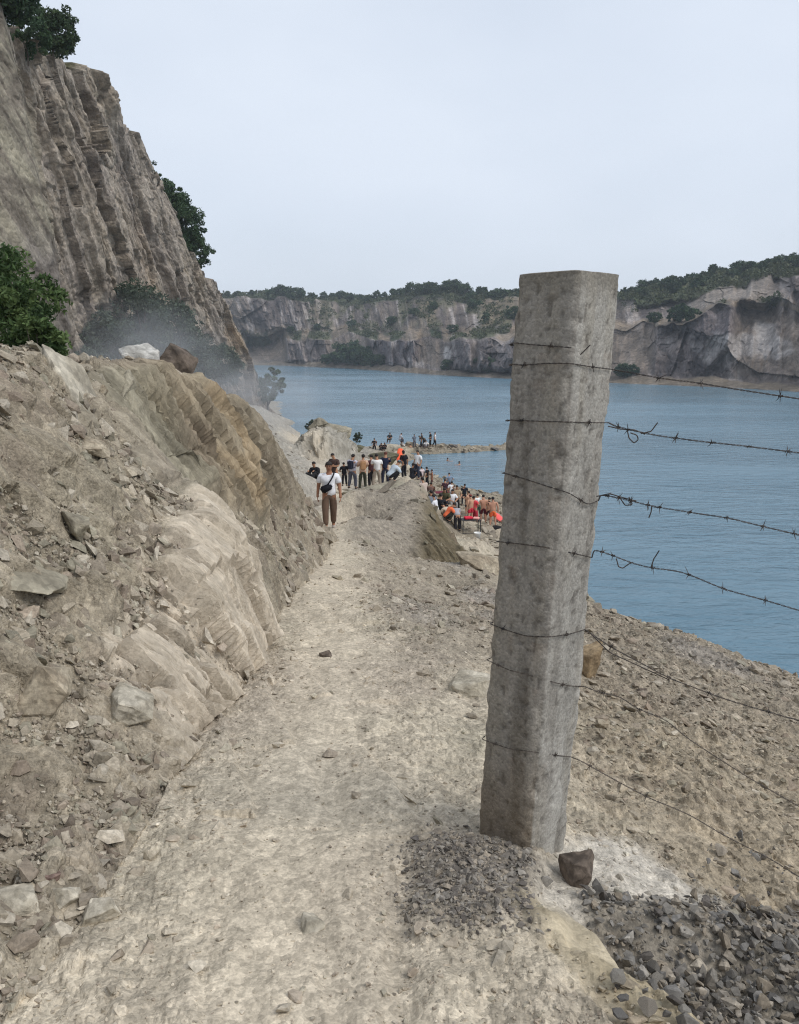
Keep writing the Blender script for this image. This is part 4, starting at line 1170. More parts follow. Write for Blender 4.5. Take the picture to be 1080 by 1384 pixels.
def wire(label, post_px, free_px, extra=(), barbs=(), ext=True, Yoff=0.0, thin=1.0, mat=None):
    paths = []
    if post_px:
        pp = [on_post(*p) for p in post_px]
        hgt_ = (pp[0] - PNB) @ PAX
        cnr = PNB + hgt_ * PAX + PE1
        o1 = PE1 / np.linalg.norm(PE1); o2 = PE2 / np.linalg.norm(PE2)
        pp = [cnr + PE2 * .6 + o1 * .003, cnr + PE2 * .15 + o1 * .002, cnr - o1 * .002 + o2 * .002] + pp   # carried round the far side
        P1 = smooth_path(pp, 50)
        # keep just outside the concrete
        for k in range(len(P1)):
            pass
        paths += twist_wire(P1, .04, .0010, .0012)
        for f in (.38, .82):
            k = int(f * (len(P1) - 1)); paths += barb(P1[k], P1[min(k + 1, len(P1) - 1)] - P1[k - 1], .015)
    if free_px:
        q = [free(px, py, Yw(px) + Yoff) for px, py in free_px]
        if post_px: q = [on_post(*post_px[-1])] + q
        if ext:
            dlt = q[-1] - q[-2]; dlt = dlt / np.linalg.norm(dlt)
            q += [q[-1] + dlt * .5 + np.array([0, 0, -.0]), q[-1] + dlt * 1.4 + np.array([0, 0, .05])]
        P2 = smooth_path(q, 120)
        paths += twist_wire(P2, .035, .0011 * thin, .0016 * thin)
        d = np.concatenate([[0], np.cumsum(np.linalg.norm(np.diff(P2, axis=0), axis=1))])
        for px, py in barbs:
            tgt = free(px, py, Yw(px) + Yoff); k = int(np.argmin(np.linalg.norm(P2 - tgt, axis=1))); k = min(max(k, 1), len(P2) - 2)
            paths += barb(P2[k], P2[k + 1] - P2[k - 1], .021)
    for ex in extra:
        paths.append((smooth_path([free(px, py, Yw(px) + Yoff) for px, py in ex], 40), .0019))
    V, F = tubes(paths)
    o = mesh_np('barbed_wire', V, F, mat or wire_mat, True)
    tag(o, label, 'barbed wire', 'barbed wire strands on the post')
wire('short barbed wire turn nearest the top of the post, ending at its edge', [(695, 463), (722, 466), (752, 468), (774, 470)], [])
wire('highest barbed wire strand running right over the far cliff foot', [(689, 491), (708, 494), (740, 491), (772, 491), (798, 496), (824, 499)],
     [(850, 503), (890, 511), (940, 517), (1000, 527), (1040, 533), (1080, 539)], extra=[[(798, 466), (786, 478), (772, 488)]], barbs=[(889, 511), (945, 517), (1058, 536)])
wire('barbed wire strand with a small round curl in front of the water', [(684, 567), (724, 569), (765, 570), (800, 571), (820, 571)],
     [(832, 576), (855, 582), (890, 589), (950, 597), (1000, 602), (1040, 607), (1080, 612)],
     extra=[[(848, 582), (850, 592), (857, 599), (863, 594), (861, 588), (852, 585)], [(866, 586), (880, 583), (889, 571)], [(822, 576), (840, 580), (858, 581), (872, 587)]],
     barbs=[(832, 574), (851, 580), (914, 592), (960, 598), (1010, 603), (1062, 611)])
wire('barbed wire strand tangled by the post at mid height, dipping toward the right edge', [(680, 638), (712, 647), (742, 657), (765, 665), (792, 682), (806, 676)],
     [(812, 668), (850, 676), (880, 684), (935, 693), (985, 700), (1033, 712), (1080, 723)],
     extra=[[(838, 673), (845, 683), (855, 682), (850, 672)], [(881, 683), (880, 692), (877, 700)], [(806, 671), (824, 667), (840, 672), (860, 677)]],
     barbs=[(819, 667), (834, 666), (853, 676), (878, 683), (894, 684), (935, 693), (984, 700), (1033, 712), (1076, 722)])
wire('barbed wire strand with a sagging loop and raised tip low over the water', [(672, 731), (708, 735), (740, 739), (776, 748), (797, 753)],
     [(803, 742), (832, 752), (856, 762), (882, 768), (920, 772), (940, 780), (980, 797), (1030, 810), (1080, 825)],
     extra=[[(833, 755), (836, 766), (842, 768), (850, 762), (856, 760)], [(880, 767), (884, 755), (891, 744)]],
     barbs=[(830, 752), (811, 758), (880, 766), (931, 777), (978, 797), (1032, 811)])
wire('doubled wire strand sloping down over the bare shore', [(664, 842), (684, 850), (712, 859), (742, 860), (768, 856), (788, 850)],
     [(798, 856), (828, 876), (870, 898), (905, 917), (940, 930), (980, 945), (1020, 957), (1080, 974)],
     extra=[[(798, 856), (824, 882), (868, 902), (905, 919)]], barbs=[(828, 877), (902, 915), (955, 936), (1034, 962)])
wire('slack wire strand lying close above the stony slope', [(658, 890), (690, 905), (716, 911), (745, 921), (766, 926), (780, 927)],
     [(790, 927), (810, 937), (838, 940), (860, 958), (900, 972), (925, 995), (960, 1018), (1010, 1050), (1080, 1090)], barbs=[(812, 938), (862, 959)], Yoff=.02, thin=.95, mat=dusty_wire)
wire('lowest wire strand, running from the foot of the post to the heap', [(653, 998), (690, 1011), (722, 1015), (752, 1020), (770, 1022)],
     [(785, 1028), (802, 1038), (838, 1058), (880, 1080), (930, 1100), (980, 1130), (1040, 1160), (1080, 1185)], barbs=[(800, 1037), (870, 1076)], Yoff=.02, thin=.95, mat=dusty_wire)
# ================================================================== trees and shrubs
def leaf_material(name):
    m, n, b = new_mat(name)
    a = n.nodes.new('ShaderNodeVertexColor'); a.layer_name = 'Col'
    n.links.new(a.outputs['Color'], b.inputs['Base Color'])
    b.inputs['Roughness'].default_value = .65; b.inputs['Specular IOR Level'].default_value = .2
    tr = n.nodes.new('ShaderNodeBsdfTranslucent'); n.links.new(a.outputs['Color'], tr.inputs['Color'])
    mx = n.nodes.new('ShaderNodeMixShader'); mx.inputs[0].default_value = .22
    n.links.new(b.outputs[0], mx.inputs[1]); n.links.new(tr.outputs[0], mx.inputs[2])
    n.links.new(mx.outputs[0], n.nodes['Material Output'].inputs['Surface'])
    return m
leaf_mat = leaf_material('leaf')
m_, n_, b_ = new_mat('bark')
n_.links.new(mixc(n_, noise(n_, objco(n_, (6, 6, 1.5)), 3, 4), (.05, .04, .03), (.14, .115, .09)), b_.inputs['Base Color']); b_.inputs['Roughness'].default_value = .9
bark_mat = m_

def crown_mesh(seed, rad, nclump, nleaf, leaf, cols, cz=0, squash=.8, hang=0.0):
    """leaf-sized faces gathered in twig clumps through an uneven crown"""
    r = np.random.default_rng(seed)
    d = r.normal(size=(nclump, 3)); d /= np.linalg.norm(d, axis=1, keepdims=True)
    bulge = 1 + .38 * fbm(d[:, 0] * 1.6 + seed, d[:, 1] * 1.6, d[:, 2] * 1.6, 3, seed)
    rr_ = r.uniform(.30, 1, nclump) ** .55
    ctr = d * (rr_ * bulge)[:, None] * np.array([rad, rad, rad * squash])
    cr = rad * r.uniform(.13, .30, nclump)
    k = r.integers(0, nclump, nleaf)
    off = r.normal(size=(nleaf, 3)); off /= np.linalg.norm(off, axis=1, keepdims=True)
    P = ctr[k] + off * (cr[k] * r.uniform(.25, 1, nleaf) ** .5)[:, None] * np.array([1, 1, .75])
    P[:, 2] += cz
    a = r.normal(size=(nleaf, 3)); a /= np.linalg.norm(a, axis=1, keepdims=True)
    a[:, 2] -= hang
    b = np.cross(a, r.normal(size=(nleaf, 3))); b /= np.linalg.norm(b, axis=1, keepdims=True) + 1e-9
    s = leaf * r.uniform(.6, 1.35, nleaf)
    l, w = (a * s[:, None]), (b * (s * .42)[:, None])
    V = np.stack([P - l, P + w, P + l, P - w], 1).reshape(-1, 3)
    F = np.arange(nleaf * 4).reshape(-1, 4)
    ccl = r.uniform(0, 1, nclump)
    c0, c1, c2 = (np.array(c) for c in cols)
    t = np.clip(ccl[k] + r.normal(0, .18, nleaf), 0, 1)[:, None]
    c = np.where(t < .5, c0 + (c1 - c0) * t * 2, c1 + (c2 - c1) * (t - .5) * 2) * r.uniform(.8, 1.2, (nleaf, 1))
    return V, F, np.repeat(c, 4, axis=0), ctr + np.array([0, 0, cz])

def limbs(seed, h, ctrs, r0, nl=7):
    r = np.random.default_rng(seed)
    top = np.array([r.normal(0, .05) * h, r.normal(0, .05) * h, h * .82])
    tr = smooth_path([(0, 0, -.3), (0, 0, 0), top * np.array([.35, .5, .45]), top * np.array([.8, .7, .75]), top], 14)
    paths = [(tr, np.linspace(r0, r0 * .25, 14))]
    for k in r.choice(len(ctrs), min(nl, len(ctrs)), replace=False):
        f = r.uniform(.35, .8); st = tr[int(f * 13)]
        mid = (st + ctrs[k]) / 2 + np.array([0, 0, -.04 * h])
        paths.append((smooth_path([st, mid, ctrs[k]], 8), np.linspace(r0 * .5 * (1 - f * .5), r0 * .1, 8)))
    return tubes(paths, 6)

GREENL = ((.034, .062, .022), (.068, .112, .038), (.122, .172, .062))
DEEP = ((.026, .052, .027), (.048, .086, .040), (.084, .126, .058))
DUSTY = ((.044, .064, .044), (.068, .094, .064), (.105, .128, .092))
FARG = ((.026, .048, .024), (.044, .076, .034), (.075, .105, .048))
def tree(label, loc, h, rad, cols, seed, name='broadleaf_tree', nclump=60, nleaf=6000, leaf=.08, squash=.85, cat='tree', group=None, crown_frac=.62, r0=None):
    root = bpy.data.objects.new(name, None); COL.objects.link(root); root.location = loc; root.empty_display_size = .3
    V, F, c, ctrs = crown_mesh(seed, rad, nclump, nleaf, leaf, cols, cz=h - rad * squash * .95, squash=squash)
    mesh_np('crown', V, F, leaf_mat, False, c, root)
    V, F = limbs(seed, h, ctrs, r0 or h * .022)
    mesh_np('trunk', V, F, bark_mat, True, None, root)
    tag(root, label, cat, group)
    return root
def gz(p, sink=.1): return (p[0], p[1], ground_z(p[0], p[1]) - sink)

# near bush, left edge
p = at(10, 500, 11.0)
tree('bright green leafy bush behind the rubble bank at the left edge', (p[0] - .25, 11.0, ground_z(p[0], 11) - .1), 1.36 - ground_z(p[0], 11), 1.02, GREENL, 11, nclump=150, nleaf=24000, leaf=.040, squash=1.0, r0=.05)
p = at(52, 505, 10.2)
tree('small green bush spilling over the bank crest beside the leafy bush', (p[0], 10.2, ground_z(p[0], 10.2) - .1), .42 - ground_z(p[0], 10.2), .46, GREENL, 12, name='small_bush', nclump=40, nleaf=4500, leaf=.045, squash=1.05, cat='bush', r0=.025)
# on the cliff top
def on_cliff(px, py, Y): return at(px, py, Y)
tree('dark tree overhanging the cliff top at the upper left corner', at(8, 78, 47.5), 5.2, 2.1, DEEP, 13, nclump=130, nleaf=8500, leaf=.16)
tree('leafy tree at the top left corner behind the overhanging one', at(-22, 70, 46), 6.0, 2.4, FARG, 14, nclump=130, nleaf=8500, leaf=.17)
tree('rounded small tree alone on the cliff brow right of the corner trees', at(74, 86, 61.5), 3.5, 1.62, FARG, 15, nclump=130, nleaf=8500, leaf=.12, squash=.95)
tree('low scrubby bush drooping over the cliff brow below the corner trees', at(38, 82, 54), 2.6, 1.45, DEEP, 16, name='cliff_bush', nclump=40, nleaf=3500, leaf=.12, cat='bush')
# over the shoulder of the cliff
tree('thin sprig of a bush standing out from the cliff edge against the sky', at(203, 248, 87), 2.2, 1.15, DEEP, 17, name='cliff_bush', nclump=14, nleaf=700, leaf=.12, cat='bush')
tree('tall dark tree on the cliff shoulder, uppermost of that clump', at(226, 330, 95), 6.6, 2.2, DEEP, 18, nclump=130, nleaf=9000, leaf=.17, squash=1.1)
tree('broad dark tree in the middle of the cliff shoulder clump', at(246, 362, 99), 7.8, 3.0, DEEP, 19, nclump=160, nleaf=12000, leaf=.19, squash=1.0)
tree('small dark tree lowest in the cliff shoulder clump', at(264, 378, 103), 5.2, 2.1, DEEP, 20, nclump=120, nleaf=7000, leaf=.18, squash=1.1)
# in the dust at the foot of the cliff
for i, (px, py, Y, h, rad, lab) in enumerate((
    (188, 520, 66, 9.2, 3.3, 'tall dusty tree at the cliff foot behind the whitish boulder'),
    (226, 520, 70, 8.0, 3.0, 'dusty tree at the cliff foot above the dark boulder'),
    (146, 520, 62, 6.4, 2.4, 'dusty tree in the smoke between the cliff slab and the tall tree'),
    (118, 515, 58, 4.2, 1.9, 'low dusty tree nearest the edge of the pale cliff slab'),
    (262, 535, 76, 5.4, 2.6, 'low spreading dusty tree right of the dark boulder'),
    (300, 540, 86, 4.4, 2.3, 'dust covered shrub on the scree at the far end of the bank'))):
    x, _, _ = at(px, py, Y)
    z = ground_z(x, Y)
    tree(lab, (x, Y, z - .2), h + max(0, -4.2 - z), rad, DUSTY, 30 + i, nclump=120, nleaf=8000, leaf=.16, squash=.95, group='dusty trees at the cliff foot')
x, Y, z = at(362, 520, 124)
tree('dark tree at the end of the cliff beside the water', (x, Y, ground_z(x, Y)), 7.4, 2.4, DEEP, 40, nclump=50, nleaf=3600, leaf=.22, squash=1.1)
x, Y, z = at(345, 520, 118)
tree('greyish shrub just left of the dark tree by the water', (x, Y, ground_z(x, Y)), 4.2, 2.1, DUSTY, 41, nclump=45, nleaf=2800, leaf=.2)
for px, py, Y, h, rad, lab in ((421, 586, 71, 1.3, .5, 'dark shrub on top of the rocky knoll'), (484, 602, 76, 1.3, .42, 'dark leafy sapling on the low hump by the spit')):
    x, Yh, z = at(px, py, Y)
    tree(lab, (x, Y, z - .1), h, rad, DUSTY, int(px), name='small_shrub', nclump=30, nleaf=800, leaf=.10, squash=1.2, cat='shrub')

# trees across the water: a few of each habit, then copies with their crown and trunk
def copy_tree(o, loc, rz, sc, label, group):
    c = o.copy(); COL.objects.link(c)
    for ch in o.children:
        d = ch.copy(); COL.objects.link(d); d.parent = c
    c.location = loc; c.rotation_euler = (0, 0, rz); c.scale = sc
    tag(c, label, 'tree', group)
    return c
far_spots = []
rt = random.Random(3)
named = [(312, 6.3, 5, 'left'), (326, 6.4, 4.4, 'left'), (345, 6.3, 6, 'left'), (352, 6.4, 5, 'left')]
for px in (374, 384, 392, 402, 411): far_spots.append((px, 6.2 + .05 * rt.random(), rt.uniform(9, 12), 'dome'))
for px in (312, 326, 345): far_spots.append((px, 6.3, rt.uniform(5, 7), 'left'))
for px in (425, 440, 452, 462, 474, 486, 498, 510, 520): far_spots.append((px, 6.3 + .5 * rt.random(), rt.uniform(5, 8), 'hill'))
for px in (531, 540, 556, 565, 573, 581, 588, 596, 603, 611, 619): far_spots.append((px, 6.3 + .6 * rt.random(), rt.uniform(6, 9.5), 'crest'))
for px in (627, 636, 645, 652, 660, 667, 675, 684, 693, 700, 712, 725, 742): far_spots.append((px, 6.2 + .5 * rt.random(), rt.uniform(4.5, 7.5), 'behind'))
for k in range(46):
    px = 836 + 250 * (k + rt.random() * .8) / 46
    far_spots.append((px, rt.choice((6.5, 6.8, 7.0, 7.1, 7.3)), rt.uniform(3.6, 6.6), 'ridge'))
for px, t_, h in ((468, 3.0, 15), (480, 2.8, 17), (492, 2.9, 13), (503, 2.7, 9), (455, 2.8, 9), (444, 2.8, 7), (515, 2.8, 7)): far_spots.append((px, t_, h, 'foot'))
for px, t_, h in ((652, 2.8, 9), (664, 2.8, 8), (640, 2.7, 6), (606, 2.8, 6)): far_spots.append((px, t_, h, 'footr'))
for px, t_, h in ((905, 4.3, 7), (915, 4.4, 8), (926, 4.5, 6), (880, 4.6, 5), (843, 2.7, 6), (856, 2.7, 4.5)): far_spots.append((px, t_, h, 'bench'))
for px, t_, h in ((655, 5.2, 7), (690, 5.3, 8), (612, 5.0, 5), (560, 5.4, 6), (530, 5.2, 6), (476, 5.0, 6), (430, 5.0, 6), (585, 5.6, 7), (640, 5.7, 6), (395, 4.7, 6), (345, 4.6, 7)): far_spots.append((px, t_, h, 'slope'))
info = {'dome': ('dark tree in the low domed clump on the far rim left of the hill', 'domed clump of trees on the far rim'),
        'left': ('small tree on the far rim next to the left cliff', 'trees on the rim by the left cliff'),
        'hill': ('tree on the low green hill in the middle of the far rim', 'trees on the middle hill of the far rim'),
        'crest': ('dark tree on the highest wooded crest left of the post', 'trees on the wooded crest left of the post'),
        'behind': ('dark tree on the far rim close to the left edge of the post', 'trees on the far rim by the post'),
        'ridge': ('small tree in the row along the rising ridge right of the post', 'trees along the ridge right of the post'),
        'foot': ('dark tree at the waterline under the far cliff, left of centre', 'trees at the waterline under the far cliff'),
        'footr': ('dark bush at the waterline by the white rock face left of the post', 'bushes at the waterline left of the post'),
        'bench': ('dark tree clinging to the ledge of the cliff right of the post', 'trees on the ledges right of the post'),
        'slope': ('lone bush on the scree slope of the far quarry wall', 'bushes on the far quarry slopes')}
far_protos = []
for k, (px, t_, h, key) in enumerate(far_spots):
    x, Y, z = far_point(px, t_)
    lab, grp = info[key]
    if k < 6:
        sq = (.7, .85, 1.0, .75, 1.25, .9)[k]
        tr = tree(lab, (x, Y, z - .30 * h), 6.0, (3.2, 2.6, 2.2, 3.0, 1.5, 2.7)[k], FARG if k % 2 else DEEP, 60 + k, name='rim_tree', nclump=70, nleaf=1900, leaf=.36, squash=sq, group=grp)
        far_protos.append(tr); tr.scale = (h / 6,) * 3
    else:
        pr = far_protos[rt.randrange(6)]
        s = h / 6
        copy_tree(pr, (x, Y, z - rt.uniform(.22, .42) * h), rt.uniform(0, 6.28), (s * rt.uniform(.9, 1.25), s * rt.uniform(.9, 1.25), s), lab, grp)

# scrub that covers the far rim and ledges as one mass
def scrub(name, label, n, sel, size, cols, seed):
    r = np.random.default_rng(seed)
    J = r.integers(0, len(pxs), n * 4); I = r.integers(0, LZ.shape[0], n * 4)
    ok = sel(pxs[J], LT[I, 0], g3[I, J], g4[I, J]); J, I = J[ok][:n], I[ok][:n]
    P = np.stack([FX[I, J], FYv[I, J], LZ[I, J]], -1)
    m = 26
    off = r.normal(size=(len(P), m, 3)); off /= np.linalg.norm(off, axis=-1, keepdims=True)
    s = size * r.uniform(.5, 1.5, len(P))
    Q = P[:, None] + off * (s[:, None, None]) * np.array([1, 1, .7]) + np.array([0, 0, .35])[None, None] * s[:, None, None]
    a = r.normal(size=Q.shape); a /= np.linalg.norm(a, axis=-1, keepdims=True); b = np.cross(a, r.normal(size=Q.shape)); b /= np.linalg.norm(b, axis=-1, keepdims=True)
    l = a * (s * .38)[:, None, None]; w = b * (s * .22)[:, None, None]
    V = np.stack([Q - l, Q + w, Q + l, Q - w], 2).reshape(-1, 3)
    t = r.uniform(0, 1, (len(P), 1)); c0, c1, c2 = (np.array(c) for c in cols)
    c = np.where(t < .5, c0 + (c1 - c0) * t * 2, c1 + (c2 - c1) * (t - .5) * 2)
    o = mesh_np(name, V, np.arange(len(V)).reshape(-1, 4), leaf_mat, False, np.repeat(c, m * 4, axis=0))
    tag(o, label, 'scrub', None, 'stuff')
OLIVE = ((.045, .060, .028), (.075, .090, .042), (.105, .112, .060))
scrub('ridge_scrub', 'green scrub covering the top of the far quarry rim', 3600, lambda p, t, a, b: (t > 6.0) & (t < 7.6) & (p > 300) & (p < 1200) & (a > -.35), 1.5, OLIVE, 91)
scrub('slope_scrub', 'patchy olive scrub on the ledges of the far quarry', 2000, lambda p, t, a, b: (((t > 4.1) & (t < 5.1)) | ((t > 5) & (t < 6) & (p > 420) & (p < 900))) & (b > -.02) & (p > 290), 1.1, OLIVE, 92)
# ================================================================== people
def plain_mat(name, c, rough=.85, var=.12, scale=30):
    m, n, b = new_mat(name)
    f = noise(n, objco(n), scale, 3)
    c = np.clip(np.asarray(c), 0, .9)
    n.links.new(mixc(n, maprange(n, f, .3, .7, 0, 1), c * (1 - var), np.clip(c * (1 + var), 0, .92)), b.inputs['Base Color'])
    b.inputs['Roughness'].default_value = rough; b.inputs['Specular IOR Level'].default_value = .2
    return m
_mats = {}
def cloth(rgb):
    k = ('cloth', tuple(rgb))
    if k not in _mats: _mats[k] = plain_mat('cloth', lin(*rgb) * .92, .9, .10, 14)
    return _mats[k]
def skin_m(rgb=(176, 132, 104)):
    k = ('skin', tuple(rgb))
    if k not in _mats: _mats[k] = plain_mat('skin', lin(*rgb), .55, .06, 20)
    return _mats[k]
def hair_m(rgb=(38, 33, 30)):
    k = ('hair', tuple(rgb))
    if k not in _mats: _mats[k] = plain_mat('hair', lin(*rgb), .6, .2, 60)
    return _mats[k]

def skin_mesh(name, verts, edges, radii, mat, parent=None, sub=1, root=0):
    """one continuous surface grown round a jointed skeleton"""
    me = bpy.data.meshes.new(name + '_skeleton')
    me.from_pydata([tuple(v) for v in verts], edges, [])
    o = bpy.data.objects.new(name, me); COL.objects.link(o)
    mod = o.modifiers.new('skin', 'SKIN'); mod.use_smooth_shade = True; mod.branch_smoothing = .4
    if sub: ms = o.modifiers.new('sub', 'SUBSURF'); ms.levels = sub; ms.render_levels = sub
    sv = me.skin_vertices[0].data
    for i, r in enumerate(radii):
        sv[i].radius = (r, r) if not isinstance(r, tuple) else r
        sv[i].use_root = (i == root)
    dg = bpy.context.evaluated_depsgraph_get(); dg.update()
    nm = bpy.data.meshes.new_from_object(o.evaluated_get(dg))
    o.modifiers.clear(); o.data = nm; nm.name = name
    bpy.data.meshes.remove(me)
    nm.materials.clear(); nm.materials.append(mat)
    if parent: o.parent = parent
    return o

V3 = Vector
def pose_joints(pose, r):
    """joint positions of a 1.72 m figure facing +Y"""
    J = dict(pel=V3((0, 0, .95)), sp=V3((0, .01, 1.12)), ch=V3((0, 0, 1.32)), nb=V3((0, -.015, 1.455)), nk=V3((0, 0, 1.51)), hl=V3((0, .02, 1.575)), hm=V3((0, .015, 1.635)), ht=V3((0, .005, 1.70)))
    for s, k in ((-1, 'l'), (1, 'r')):
        J['sh' + k] = V3((s * .185, -.005, 1.395)); J['el' + k] = V3((s * .24, -.03, 1.12)); J['wr' + k] = V3((s * .26, .03, .90)); J['ha' + k] = V3((s * .26, .055, .81))
        J['hi' + k] = V3((s * .085, 0, .89)); J['kn' + k] = V3((s * .095, .02, .49)); J['an' + k] = V3((s * .10, -.02, .09)); J['to' + k] = V3((s * .115, .13, .04))
    if pose == 'walk':
        J['knr'] = V3((.085, .10, .50)); J['anr'] = V3((.085, .14, .12)); J['tor'] = V3((.10, .29, .10))
        J['knl'] = V3((-.085, -.02, .49)); J['anl'] = V3((-.085, -.20, .11)); J['tol'] = V3((-.10, -.06, .04))
        J['ell'] = V3((-.235, .02, 1.13)); J['wrl'] = V3((-.25, .13, .93)); J['hal'] = V3((-.245, .17, .84))
        J['elr'] = V3((.235, -.09, 1.14)); J['wrr'] = V3((.265, -.06, .91)); J['har'] = V3((.265, -.04, .82))
    elif pose in ('arms', 'fold', 'hips'):
        for s, k in ((-1, 'l'), (1, 'r')):
            if pose == 'arms': J['el' + k] = V3((s * .21, .06, 1.15)); J['wr' + k] = V3((s * .10, .27, 1.22)); J['ha' + k] = V3((s * .05, .33, 1.27))
            if pose == 'fold': J['el' + k] = V3((s * .23, .08, 1.14)); J['wr' + k] = V3((-s * .02, .20, 1.18 + s * .02)); J['ha' + k] = V3((-s * .10, .19, 1.20 + s * .02))
            if pose == 'hips': J['el' + k] = V3((s * .33, -.10, 1.17)); J['wr' + k] = V3((s * .20, .03, 1.03)); J['ha' + k] = V3((s * .15, .06, .98))
    elif pose == 'oneup':
        J['elr'] = V3((.24, .10, 1.18)); J['wrr'] = V3((.16, .24, 1.36)); J['har'] = V3((.13, .25, 1.45))
        J['knl'] = V3((-.12, .06, .49))
    elif pose == 'bend':
        Mb = Matrix.Rotation(R(-62), 4, 'X')
        for k in list(J):
            if k in ('sp', 'ch', 'nb', 'nk', 'hl', 'hm', 'ht', 'shl', 'shr', 'ell', 'elr', 'wrl', 'wrr', 'hal', 'har'):
                J[k] = Mb @ (J[k] - V3((0, 0, .95))) + V3((0, 0, .95))
        for s, k in ((-1, 'l'), (1, 'r')):
            b = J['sh' + k]; J['el' + k] = b + V3((s * .03, .02, -.27)); J['wr' + k] = b + V3((s * .01, .10, -.49)); J['ha' + k] = b + V3((0, .12, -.58))
            J['hi' + k].y -= .06; J['kn' + k].y += .04
    elif pose in ('squat', 'sit', 'sitfloor'):
        drop = {'squat': .64, 'sit': .50, 'sitfloor': .83}[pose]
        lean = {'squat': -38, 'sit': -14, 'sitfloor': -10}[pose]
        Mb = Matrix.Rotation(R(lean), 4, 'X')
        for k in list(J):
            if k[:2] not in ('hi', 'kn', 'an', 'to'):
                J[k] = Mb @ (J[k] - V3((0, 0, .95))) + V3((0, 0, .95 - drop))
        for s, k in ((-1, 'l'), (1, 'r')):
            J['hi' + k] = V3((s * .095, .02, .91 - drop))
            if pose == 'squat': J['kn' + k] = V3((s * .19, .36, .50)); J['an' + k] = V3((s * .15, .10, .09)); J['to' + k] = V3((s * .18, .25, .04))
            if pose == 'sit': J['kn' + k] = V3((s * .13, .44, .48)); J['an' + k] = V3((s * .13, .42, .09)); J['to' + k] = V3((s * .14, .57, .04))
            if pose == 'sitfloor': J['kn' + k] = V3((s * .20, .42, .40)); J['an' + k] = V3((s * .15, .58, .09)); J['to' + k] = V3((s * .16, .73, .05))
            b = J['sh' + k]; kn = J['kn' + k]
            J['el' + k] = b + V3((s * .06, .10, -.25)); J['wr' + k] = kn + V3((-s * .06, -.06, .10)); J['ha' + k] = kn + V3((-s * .07, .03, .06))
    elif pose == 'swim':
        for k in list(J):
            if k[:2] in ('hi', 'kn', 'an', 'to'): J[k] = V3((J[k].x, -.25 - (.89 - J[k].z) * .8, 1.05 + .1 * (J[k].z - .5)))
        J['pel'] = V3((0, -.22, 1.1)); J['sp'] = V3((0, -.12, 1.2))
        for s, k in ((-1, 'l'), (1, 'r')): J['el' + k] = V3((s * .38, .12, 1.36)); J['wr' + k] = V3((s * .40, .36, 1.38)); J['ha' + k] = V3((s * .38, .45, 1.38))
    if pose in ('stand', 'fold', 'arms', 'hips'):
        lf = r.choice([-1, 1]); w = r.uniform(.3, 1.4)
        for k, q in (('l', -1), ('r', 1)):
            J['kn' + k] += V3((q * .02 * w, .05 * w * (q == lf), 0)); J['an' + k] += V3((q * .05 * w, .09 * w * (q == lf) - .03 * w, 0)); J['to' + k] += V3((q * .07 * w, .09 * w * (q == lf) - .03 * w, 0))
        hd = V3((r.normal(0, .02), r.uniform(-.01, .05), -r.uniform(0, .015)))
        for k in ('hl', 'hm', 'ht'): J[k] += hd * (.6 if k == 'hl' else 1)
        if pose == 'stand' and r.random() < .5: J['ell'] += V3((-.03, .06, 0)); J['wrl'] += V3((.06, .22, .10)); J['hal'] += V3((.09, .27, .17))
    # small personal irregularity
    for k in J:
        if k not in ('pel',): J[k] = J[k] + V3((r.normal(0, .006), r.normal(0, .006), 0))
    return J

def hair_cap(J, mat, parent, long=False, cap=None):
    c = J['hm']; up = (J['ht'] - J['hl']).normalized(); ahead = V3((0, 1, 0)); ahead = (ahead - up * ahead.dot(up)).normalized(); side = up.cross(ahead)
    bm = bmesh.new(); bmesh.ops.create_uvsphere(bm, u_segments=14, v_segments=10, radius=1)
    for v in bm.verts:
        x, y, z = v.co
        if cap is None and z < 0 and y > -.1: z *= .1; y *= .7                 # leave the face free
        lo = 1.0 if not long else (2.5 if z < 0 else 1.0)
        v.co = c + up * (.022 + z * .090 * (1.0 if z > 0 else lo * .95)) + ahead * (-.012 + y * (.094 if cap is None else .10)) + side * (x * .081)
        if cap is not None and z < -.05: v.co = c + up * .022 + ahead * (-.01 + y * (.10 if y < 0 else .165)) + side * (x * .084) + up * (.004 * z)
    me = bpy.data.meshes.new('hair'); bm.to_mesh(me); bm.free()
    for p in me.polygons: p.use_smooth = True
    me.materials.append(mat)
    o = bpy.data.objects.new('cap' if cap is not None else 'hair', me); COL.objects.link(o); o.parent = parent
    return o

